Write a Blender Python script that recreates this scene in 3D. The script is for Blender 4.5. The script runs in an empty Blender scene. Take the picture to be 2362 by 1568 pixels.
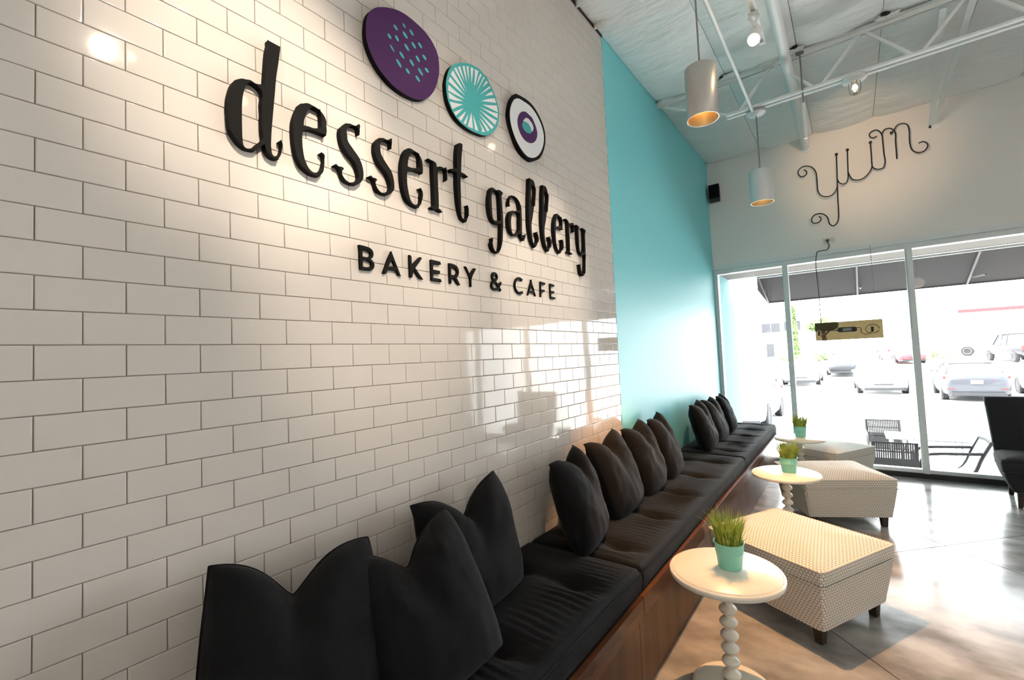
import bpy, bmesh, math, random
from mathutils import Vector, Matrix, noise

random.seed(11)
PI = math.pi
SC = bpy.context.scene
COL = SC.collection

# ------------------------------------------------------------------ camera, world, exposure
CAM_LOC = Vector((1.49589, -0.16641, 1.53024))
CAM_ROT = Matrix(((0.809179, 0.062780, 0.584199),
                  (0.585872, -0.010854, -0.810331),
                  (-0.044532, 0.997968, -0.045564)))
FPX, PPX, PPY = 1032.81, 1216.67, 777.18
cd = bpy.data.cameras.new('camera')
cam = bpy.data.objects.new('camera', cd)
COL.objects.link(cam)
cd.sensor_width = 36.0
cd.lens = FPX * 36.0 / 2362.0
cd.shift_x = (1181.0 - PPX) / 2362.0
cd.shift_y = (PPY - 784.0) / 2362.0
cd.clip_start = 0.02
cd.clip_end = 400.0
cam.matrix_world = Matrix.Translation(CAM_LOC) @ CAM_ROT.to_4x4()
SC.camera = cam

w = bpy.data.worlds.new('bright_sky')
SC.world = w
w.use_nodes = True
wn = w.node_tree.nodes
wn['Background'].inputs['Color'].default_value = (0.95, 0.975, 1.0, 1.0)
wn['Background'].inputs['Strength'].default_value = 8.0

sd = bpy.data.lights.new('sun', 'SUN')
sun = bpy.data.objects.new('sun', sd)
COL.objects.link(sun)
sd.energy = 21.0
sd.angle = math.radians(6.0)
sd.color = (1.0, 0.96, 0.9)
sun.rotation_euler = Vector((0.75, 0.30, -1.0)).to_track_quat('-Z', 'Y').to_euler()

SC.view_settings.view_transform = 'Standard'
SC.view_settings.look = 'None'
SC.view_settings.gamma = 1.0
SC.view_settings.use_curve_mapping = False
SC.view_settings.exposure = 0.75
cy = SC.cycles
cy.max_bounces = 10
cy.diffuse_bounces = 6
cy.glossy_bounces = 4
cy.transparent_max_bounces = 12
cy.sample_clamp_indirect = 6.0
cy.caustics_reflective = False
cy.caustics_refractive = False
cy.use_denoising = True

# ------------------------------------------------------------------ room measures (metres)
TH = 0.08                 # tile course height
TW = 0.16                 # tile width
ZOFF = 20.1               # courses between floor and the reference joint
Y_TILE = 3.127            # tile field ends, teal paint begins
Y_END = 6.401             # inner face of the window wall
Z_CEIL = 4.124
Z_HEAD = 2.672
ROOM_X = 8.3
Y_REAR = -3.6
MULL = [0.866, 2.087, 3.308, 4.529, 5.75, 6.971]

# ------------------------------------------------------------------ mesh helpers
class MB:
    def __init__(s):
        s.v = []; s.f = []
    def add(s, vs, fs):
        o = len(s.v); s.v += [tuple(p) for p in vs]
        s.f += [tuple(i + o for i in q) for q in fs]
        return s
    def box(s, x0, x1, y0, y1, z0, z1):
        return s.add([(x0,y0,z0),(x1,y0,z0),(x1,y1,z0),(x0,y1,z0),(x0,y0,z1),(x1,y0,z1),(x1,y1,z1),(x0,y1,z1)],
                     [(3,2,1,0),(4,5,6,7),(0,1,5,4),(1,2,6,5),(2,3,7,6),(3,0,4,7)])
    def bar(s, a, b, wd, ht, up=(0,0,1)):
        a = Vector(a); b = Vector(b); d = (b - a).normalized(); u = Vector(up)
        if abs(d.dot(u)) > 0.98: u = Vector((1,0,0))
        sx = d.cross(u).normalized(); uy = sx.cross(d).normalized()
        q = []
        for c in (a, b):
            for i, j in ((-1,-1),(1,-1),(1,1),(-1,1)):
                q.append(c + sx * wd / 2 * i + uy * ht / 2 * j)
        return s.add(q, [(0,1,2,3),(7,6,5,4),(0,4,5,1),(1,5,6,2),(2,6,7,3),(3,7,4,0)])
    def tube(s, pts, r, n=8, closed=False, taper=None):
        P = [Vector(p) for p in pts]; m = len(P); rings = []
        t0 = None; nx = None
        for i in range(m):
            if closed: t = P[(i+1) % m] - P[i-1]
            else: t = P[min(i+1, m-1)] - P[max(i-1, 0)]
            t.normalize()
            if nx is None:
                nx = t.orthogonal().normalized()
            else:
                nx = (nx - t * nx.dot(t))
                nx = nx.normalized() if nx.length > 1e-6 else t.orthogonal().normalized()
            ny = t.cross(nx)
            rr = r if taper is None else r * taper(i / max(1, m - 1))
            rings.append([P[i] + nx * rr * math.cos(2*PI*k/n) + ny * rr * math.sin(2*PI*k/n) for k in range(n)])
        vs = [p for q in rings for p in q]; fs = []
        for i in range(m if closed else m - 1):
            j = (i + 1) % m
            for k in range(n):
                l = (k + 1) % n
                fs.append((i*n+k, i*n+l, j*n+l, j*n+k))
        if not closed:
            fs.append(tuple(range(n-1, -1, -1))); fs.append(tuple((m-1)*n + k for k in range(n)))
        return s.add(vs, fs)
    def lathe(s, prof, n=24, c=(0,0,0), cap=True):
        vs = []; fs = []; m = len(prof)
        for r, z in prof:
            for k in range(n):
                a = 2*PI*k/n
                vs.append((c[0] + r*math.cos(a), c[1] + r*math.sin(a), c[2] + z))
        for i in range(m - 1):
            for k in range(n):
                l = (k + 1) % n
                fs.append((i*n+k, i*n+l, (i+1)*n+l, (i+1)*n+k))
        if cap and prof[0][0] > 1e-5: fs.append(tuple(range(n-1, -1, -1)))
        if cap and prof[-1][0] > 1e-5: fs.append(tuple((m-1)*n + k for k in range(n)))
        return s.add(vs, fs)
    def loft(s, rings, cap=True):
        n = len(rings[0]); vs = [p for r in rings for p in r]; fs = []
        for i in range(len(rings) - 1):
            for k in range(n):
                l = (k + 1) % n
                fs.append((i*n+k, i*n+l, (i+1)*n+l, (i+1)*n+k))
        if cap:
            fs.append(tuple(range(n-1, -1, -1))); fs.append(tuple((len(rings)-1)*n + k for k in range(n)))
        return s.add(vs, fs)
    def xf(s, m):
        s.v = [tuple(m @ Vector(p)) for p in s.v]; return s
    def mesh(s, name, mt=None, smooth=False, bevel=0.0, seg=2, sharp=40):
        me = bpy.data.meshes.new(name)
        me.from_pydata(s.v, [], s.f); me.validate()
        b = bmesh.new(); b.from_mesh(me)
        bmesh.ops.remove_doubles(b, verts=b.verts, dist=1e-6)
        bmesh.ops.recalc_face_normals(b, faces=b.faces)
        if bevel > 0:
            es = [e for e in b.edges if len(e.link_faces) == 2 and e.calc_face_angle(0) > math.radians(30)]
            bmesh.ops.bevel(b, geom=es, offset=bevel, segments=seg, affect='EDGES', clamp_overlap=True)
        if smooth or bevel > 0:
            for f in b.faces: f.smooth = True
            for e in b.edges:
                if len(e.link_faces) == 2 and e.calc_face_angle(0) > math.radians(sharp): e.smooth = False
        b.to_mesh(me); b.free()
        if mt: me.materials.append(mt)
        return me
    def build(s, name, mt, parent=None, smooth=False, bevel=0.0, seg=2, sharp=40):
        return obj(name, s.mesh(name, mt, smooth, bevel, seg, sharp), parent)

def obj(name, me, parent=None, loc=None, rot=None):
    o = bpy.data.objects.new(name, me); COL.objects.link(o)
    if parent: o.parent = parent
    if loc is not None: o.location = loc
    if rot is not None: o.rotation_euler = rot
    return o

def thing(name, label, cat, loc=(0,0,0), rot=(0,0,0), group=None):
    o = bpy.data.objects.new(name, None); COL.objects.link(o)
    o.empty_display_size = 0.1
    o.location = loc; o.rotation_euler = rot
    tag(o, label, cat, group); return o

def tag(o, label=None, cat=None, group=None, kind=None):
    if label: o['label'] = label
    if cat: o['category'] = cat
    if group: o['group'] = group
    if kind: o['kind'] = kind
    return o

def copy_tree(o, parent=None):
    c = o.copy(); COL.objects.link(c); c.parent = parent
    for ch in list(o.children): copy_tree(ch, c)
    return c

def struct(o):
    o['kind'] = 'structure'; return o

def catmull(pts, closed=True, sub=4, corner=48):
    P = [Vector(p) for p in pts]; n = len(P); out = []
    def is_corner(i):
        a = P[i] - P[i-1]; b = P[(i+1) % n] - P[i]
        return a.length > 1e-9 and b.length > 1e-9 and a.angle(b) > math.radians(corner)
    rng = n if closed else n - 1
    for i in range(rng):
        p1 = P[i]; p2 = P[(i+1) % n]
        p0 = P[i-1] if (closed or i > 0) else p1
        p3 = P[(i+2) % n] if (closed or i + 2 < n) else p2
        if closed or 0 < i:
            if is_corner(i): p0 = p1
        if closed or i + 2 < n:
            if is_corner((i+1) % n): p3 = p2
        d01 = (p1 - p0).length; d12 = (p2 - p1).length; d23 = (p3 - p2).length
        if d12 < 1e-9: continue
        v12 = (p2 - p1) / d12
        m1 = v12 if d01 < 1e-9 else (v12 * d01 + (p1 - p0) / d01 * d12) / (d01 + d12)
        m2 = v12 if d23 < 1e-9 else (v12 * d23 + (p3 - p2) / d23 * d12) / (d12 + d23)
        for k in range(sub):
            t = k / sub; t2 = t * t; t3 = t2 * t
            out.append(p1 * (2*t3 - 3*t2 + 1) + m1 * (d12 * (t3 - 2*t2 + t)) + p2 * (-2*t3 + 3*t2) + m2 * (d12 * (t3 - t2)))
    if not closed: out.append(P[-1])
    return out

def filled(name, loops, depth, mt, bevel=0.0, sub=3, corner=48, smoothpts=True):
    """flat outline (with holes) given a thickness; local XY is the face, front at z=depth"""
    cu = bpy.data.curves.new(name, 'CURVE'); cu.dimensions = '2D'; cu.fill_mode = 'BOTH'
    cu.extrude = depth / 2 - bevel; cu.bevel_depth = bevel; cu.bevel_resolution = 1; cu.offset = -bevel
    for lp in loops:
        pts = catmull([Vector((a, b, 0)) for a, b in lp], True, sub, corner) if smoothpts else [Vector((a, b, 0)) for a, b in lp]
        sp = cu.splines.new('POLY'); sp.points.add(len(pts) - 1)
        for i, p in enumerate(pts): sp.points[i].co = (p.x, p.y, 0, 1)
        sp.use_cyclic_u = True
    o = bpy.data.objects.new('tmp', cu); COL.objects.link(o)
    dg = bpy.context.evaluated_depsgraph_get()
    me = bpy.data.meshes.new_from_object(o.evaluated_get(dg))
    bpy.data.objects.remove(o); bpy.data.curves.remove(cu)
    me.name = name
    for v in me.vertices: v.co.z += depth / 2
    me.materials.clear(); me.materials.append(mt)
    return me

WALLROT = Matrix(((0,0,1),(1,0,0),(0,1,0))).to_euler()   # local (x,y,z) -> world (y,z,x)

def box_uv(me):
    uv = me.uv_layers.new(name='UVMap')
    for p in me.polygons:
        n = p.normal; ax = max(range(3), key=lambda k: abs(n[k]))
        for li in p.loop_indices:
            c = me.vertices[me.loops[li].vertex_index].co
            uv.data[li].uv = (c.y, c.z) if ax == 0 else ((c.x, c.z) if ax == 1 else (c.x, c.y))

# ------------------------------------------------------------------ materials
MT = {}
def mat(name, col, rough=0.5, metal=0.0, spec=0.5, coat=0.0, trans=0.0, emis=None, estr=0.0):
    m = bpy.data.materials.new(name); m.use_nodes = True
    b = m.node_tree.nodes['Principled BSDF']
    b.inputs['Base Color'].default_value = (*col, 1); b.inputs['Roughness'].default_value = rough
    b.inputs['Metallic'].default_value = metal; b.inputs['Specular IOR Level'].default_value = spec
    b.inputs['Coat Weight'].default_value = coat; b.inputs['Transmission Weight'].default_value = trans
    if emis: b.inputs['Emission Color'].default_value = (*emis, 1); b.inputs['Emission Strength'].default_value = estr
    MT[name] = m; return m

def nodes(m): return m.node_tree.nodes, m.node_tree.links, m.node_tree.nodes['Principled BSDF']

def noise_col(m, c1, c2, scale, detail=4, stretch=None, coord='Object', lo=0.35, hi=0.65, rough=None):
    n, l, b = nodes(m)
    tc = n.new('ShaderNodeTexCoord'); mp = n.new('ShaderNodeMapping')
    if stretch: mp.inputs['Scale'].default_value = stretch
    tx = n.new('ShaderNodeTexNoise'); tx.inputs['Scale'].default_value = scale; tx.inputs['Detail'].default_value = detail
    rp = n.new('ShaderNodeValToRGB')
    rp.color_ramp.elements[0].position = lo; rp.color_ramp.elements[0].color = (*c1, 1)
    rp.color_ramp.elements[1].position = hi; rp.color_ramp.elements[1].color = (*c2, 1)
    l.new(tc.outputs[coord], mp.inputs['Vector']); l.new(mp.outputs[0], tx.inputs['Vector'])
    l.new(tx.outputs['Fac'], rp.inputs['Fac']); l.new(rp.outputs['Color'], b.inputs['Base Color'])
    if rough:
        mr = n.new('ShaderNodeMapRange'); mr.inputs['To Min'].default_value = rough[0]; mr.inputs['To Max'].default_value = rough[1]
        l.new(tx.outputs['Fac'], mr.inputs['Value']); l.new(mr.outputs[0], b.inputs['Roughness'])
    return tx

def bump(m, scale, strength, dist=0.002, kind='noise', stretch=None, detail=3):
    n, l, b = nodes(m)
    tc = n.new('ShaderNodeTexCoord'); mp = n.new('ShaderNodeMapping')
    if stretch: mp.inputs['Scale'].default_value = stretch
    if kind == 'noise':
        tx = n.new('ShaderNodeTexNoise'); tx.inputs['Scale'].default_value = scale; tx.inputs['Detail'].default_value = detail; out = tx.outputs['Fac']
    elif kind == 'weave':
        a = n.new('ShaderNodeTexWave'); a.inputs['Scale'].default_value = scale; a.bands_direction = 'DIAGONAL'
        c = n.new('ShaderNodeTexWave'); c.inputs['Scale'].default_value = scale; c.bands_direction = 'Z'
        for k in (a, c): l.new(mp.outputs[0], k.inputs['Vector'])
        mx = n.new('ShaderNodeMath'); mx.operation = 'MAXIMUM'
        l.new(a.outputs['Fac'], mx.inputs[0]); l.new(c.outputs['Fac'], mx.inputs[1]); tx = None; out = mx.outputs[0]
    bp = n.new('ShaderNodeBump'); bp.inputs['Strength'].default_value = strength; bp.inputs['Distance'].default_value = dist
    l.new(tc.outputs['Object'], mp.inputs['Vector'])
    if tx: l.new(mp.outputs[0], tx.inputs['Vector'])
    l.new(out, bp.inputs['Height']); l.new(bp.outputs[0], b.inputs['Normal'])

mat('tile', (0.645, 0.60, 0.56), 0.045, spec=0.3)
bump(MT['tile'], 7.0, 0.010, 0.004)
mat('grout', (0.27, 0.23, 0.21), 0.9)
mat('teal_paint', (0.215, 0.70, 0.77), 0.45)
bump(MT['teal_paint'], 60.0, 0.05, 0.002)
mat('white_paint', (0.85, 0.815, 0.79), 0.6)
bump(MT['white_paint'], 80.0, 0.05, 0.002)
mat('insulation', (0.89, 0.90, 0.90), 0.45)
bump(MT['insulation'], 7.0, 0.6, 0.03, stretch=(1.0, 2.6, 1.0), detail=6)
mat('torn_foil', (0.62, 0.60, 0.57), 0.5)
mat('dark_gap', (0.03, 0.028, 0.026), 0.9)
mat('steel_white', (0.84, 0.86, 0.86), 0.45)
mat('frame_white', (0.76, 0.79, 0.80), 0.35)
mat('black_metal', (0.012, 0.012, 0.013), 0.45)
mat('black_plastic', (0.015, 0.015, 0.016), 0.5)
mat('sign_black', (0.0085, 0.0083, 0.0082), 0.75, spec=0.12)
mat('sign_purple', (0.065, 0.014, 0.095), 0.6, spec=0.3)
mat('sign_teal', (0.065, 0.40, 0.41), 0.6, spec=0.3)
mat('sign_white', (0.78, 0.78, 0.80), 0.6)
mat('fabric_black', (0.0040, 0.0046, 0.0060), 0.8, spec=0.18)
MT['fabric_black'].node_tree.nodes['Principled BSDF'].inputs['Sheen Weight'].default_value = 0.05
MT['fabric_black'].node_tree.nodes['Principled BSDF'].inputs['Sheen Roughness'].default_value = 0.4
bump(MT['fabric_black'], 160.0, 0.5, 0.0012, 'weave')
mat('fabric_charcoal', (0.026, 0.028, 0.032), 0.9, spec=0.2)
MT['fabric_charcoal'].node_tree.nodes['Principled BSDF'].inputs['Sheen Weight'].default_value = 0.1
bump(MT['fabric_charcoal'], 190.0, 0.4, 0.001, 'weave')
mat('table_paint', (0.80, 0.77, 0.68), 0.28, spec=0.5)
mat('pot_mint', (0.28, 0.72, 0.58), 0.38)
mat('soil', (0.03, 0.025, 0.015), 0.9)
mat('grass_blade', (0.22, 0.33, 0.05), 0.5)
noise_col(MT['grass_blade'], (0.20, 0.30, 0.035), (0.62, 0.70, 0.15), 30.0)
mat('leg_wood', (0.045, 0.03, 0.02), 0.45)
mat('brushed_silver', (0.62, 0.59, 0.56), 0.38, metal=0.85)
mat('shade_white', (0.72, 0.73, 0.74), 0.5, metal=0.2)
mat('gold_liner', (0.80, 0.60, 0.33), 0.4, metal=0.6)
mat('cord_grey', (0.25, 0.25, 0.25), 0.6)
mat('bulb_glow', (1, 0.9, 0.75), 0.4, emis=(1.0, 0.72, 0.40), estr=16.0)
mat('warm_lens', (1, 0.8, 0.5), 0.4, emis=(1.0, 0.62, 0.28), estr=6.0)
mat('fill_globe_glow', (1, 0.95, 0.88), 0.5, emis=(1.0, 0.86, 0.70), estr=1.2)
mat('clear_glass', (1, 1, 1), 0.02, trans=1.0)
mat('walnut', (0.2, 0.09, 0.05), 0.36)
mat('walnut_rail', (0.2, 0.09, 0.05), 0.22)
noise_col(MT['walnut'], (0.055, 0.020, 0.010), (0.18, 0.075, 0.034), 2.2, 8, (6.0, 6.0, 0.35), lo=0.25, hi=0.75)
noise_col(MT['walnut_rail'], (0.055, 0.018, 0.009), (0.17, 0.068, 0.03), 2.0, 8, (7.0, 0.45, 9.0), lo=0.25, hi=0.75)
mat('concrete', (0.4, 0.39, 0.38), 0.2, spec=0.36)
noise_col(MT['concrete'], (0.20, 0.195, 0.19), (0.44, 0.43, 0.415), 3.0, 15, (1.0, 1.5, 1.0), lo=0.36, hi=0.64, rough=(0.05, 0.34))
bump(MT['concrete'], 3.0, 0.05, 0.004, detail=8)
mat('joint_dark', (0.06, 0.055, 0.05), 0.9)
mat('pavement', (0.62, 0.60, 0.57), 0.85)
noise_col(MT['pavement'], (0.68, 0.67, 0.65), (0.80, 0.79, 0.77), 2.0, 6)
mat('lot', (0.5, 0.5, 0.5), 0.9)
noise_col(MT['lot'], (0.54, 0.54, 0.54), (0.62, 0.62, 0.62), 0.6, 6)
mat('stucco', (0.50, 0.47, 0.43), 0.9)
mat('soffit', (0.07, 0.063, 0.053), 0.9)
mat('teal_wall_shaded', (0.10, 0.25, 0.27), 0.8)  # teal wall colour darkened; shade of soffit and awning put into the colour
mat('awning', (0.011, 0.0098, 0.0115), 0.85, spec=0.2)
mat('awning_bar', (0.028, 0.028, 0.032), 0.6)
mat('car_white', (0.80, 0.80, 0.80), 0.25, coat=0.6)
mat('car_silver', (0.020, 0.022, 0.031), 0.45, metal=0.1, coat=0.3)
mat('car_dark', (0.009, 0.010, 0.014), 0.45, coat=0.05)
mat('car_red', (0.26, 0.012, 0.02), 0.4, coat=0.2)
mat('car_glass', (0.20, 0.22, 0.25), 0.06, coat=1.0)
mat('tyre', (0.009, 0.009, 0.011), 0.85)
mat('rim', (0.55, 0.56, 0.58), 0.3, metal=0.7)
mat('bumper_dark', (0.012, 0.013, 0.017), 0.7)
mat('tail_red', (0.14, 0.004, 0.004), 0.4)
mat('headlight', (0.45, 0.48, 0.52), 0.1)
mat('amber', (0.75, 0.38, 0.04), 0.3)
mat('plate', (0.78, 0.78, 0.76), 0.5)
mat('bld_white', (0.72, 0.70, 0.67), 0.9)
mat('bld_pink', (0.30, 0.17, 0.16), 0.9)
mat('bld_glass', (0.018, 0.019, 0.025), 0.35)
mat('canopy_red', (0.22, 0.008, 0.012), 0.6)
mat('leaf', (0.10, 0.20, 0.045), 0.6)
noise_col(MT['leaf'], (0.06, 0.11, 0.025), (0.15, 0.23, 0.07), 1.5)
mat('bark', (0.20, 0.15, 0.11), 0.9)
mat('wicker', (0.012, 0.013, 0.016), 0.7)
mat('outlet_plate', (0.70, 0.69, 0.66), 0.5)

def glass_mat(name, tint, refl_ior, rough=0.0):
    m = bpy.data.materials.new(name); m.use_nodes = True
    n, l = m.node_tree.nodes, m.node_tree.links
    n.remove(n['Principled BSDF']); out = n['Material Output']
    tr = n.new('ShaderNodeBsdfTransparent'); tr.inputs['Color'].default_value = (*tint, 1)
    gl = n.new('ShaderNodeBsdfGlossy'); gl.inputs['Roughness'].default_value = rough
    fr = n.new('ShaderNodeFresnel'); fr.inputs['IOR'].default_value = refl_ior
    mx = n.new('ShaderNodeMixShader')
    l.new(fr.outputs[0], mx.inputs[0]); l.new(tr.outputs[0], mx.inputs[1]); l.new(gl.outputs[0], mx.inputs[2])
    l.new(mx.outputs[0], out.inputs['Surface'])
    MT[name] = m; return m
glass_mat('pane_glass', (0.97, 0.985, 0.98), 1.45)
glass_mat('smoked_acrylic', (0.17, 0.145, 0.095), 1.45, 0.05)

def honeycomb(name, pitch, base, line):
    """printed cloth: pale round dots packed in a honeycomb on dark ground (UV in metres)"""
    m = mat(name, base, 0.8, spec=0.2)
    n, l, b = nodes(m)
    uv = n.new('ShaderNodeTexCoord')
    s3 = math.sqrt(3.0)
    def vm(op, a=None, bv=None):
        k = n.new('ShaderNodeVectorMath'); k.operation = op
        if a is not None: l.new(a, k.inputs[0])
        if bv is not None: k.inputs[1].default_value = bv
        return k
    def cell(off):
        a = vm('ADD', uv.outputs['UV'], (off[0] * pitch, off[1] * pitch, 0))
        d = vm('DIVIDE', a.outputs[0], (pitch, pitch * s3, 1))
        fr = vm('FRACTION', d.outputs[0])
        su = vm('SUBTRACT', fr.outputs[0], (0.5, 0.5, 0))
        mu = vm('MULTIPLY', su.outputs[0], (1.0, s3, 0.0))
        ln = vm('LENGTH', mu.outputs[0]); return ln.outputs['Value']
    mn = n.new('ShaderNodeMath'); mn.operation = 'MINIMUM'
    l.new(cell((0, 0)), mn.inputs[0]); l.new(cell((0.5, s3 / 2)), mn.inputs[1])
    rp = n.new('ShaderNodeValToRGB')
    rp.color_ramp.elements[0].position = 0.462; rp.color_ramp.elements[0].color = (*base, 1)
    rp.color_ramp.elements[1].position = 0.492; rp.color_ramp.elements[1].color = (*line, 1)
    l.new(mn.outputs[0], rp.inputs['Fac']); l.new(rp.outputs['Color'], b.inputs['Base Color'])
    return m
honeycomb('dot_cloth', 0.0185, (0.80, 0.76, 0.69), (0.05, 0.045, 0.04))
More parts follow.
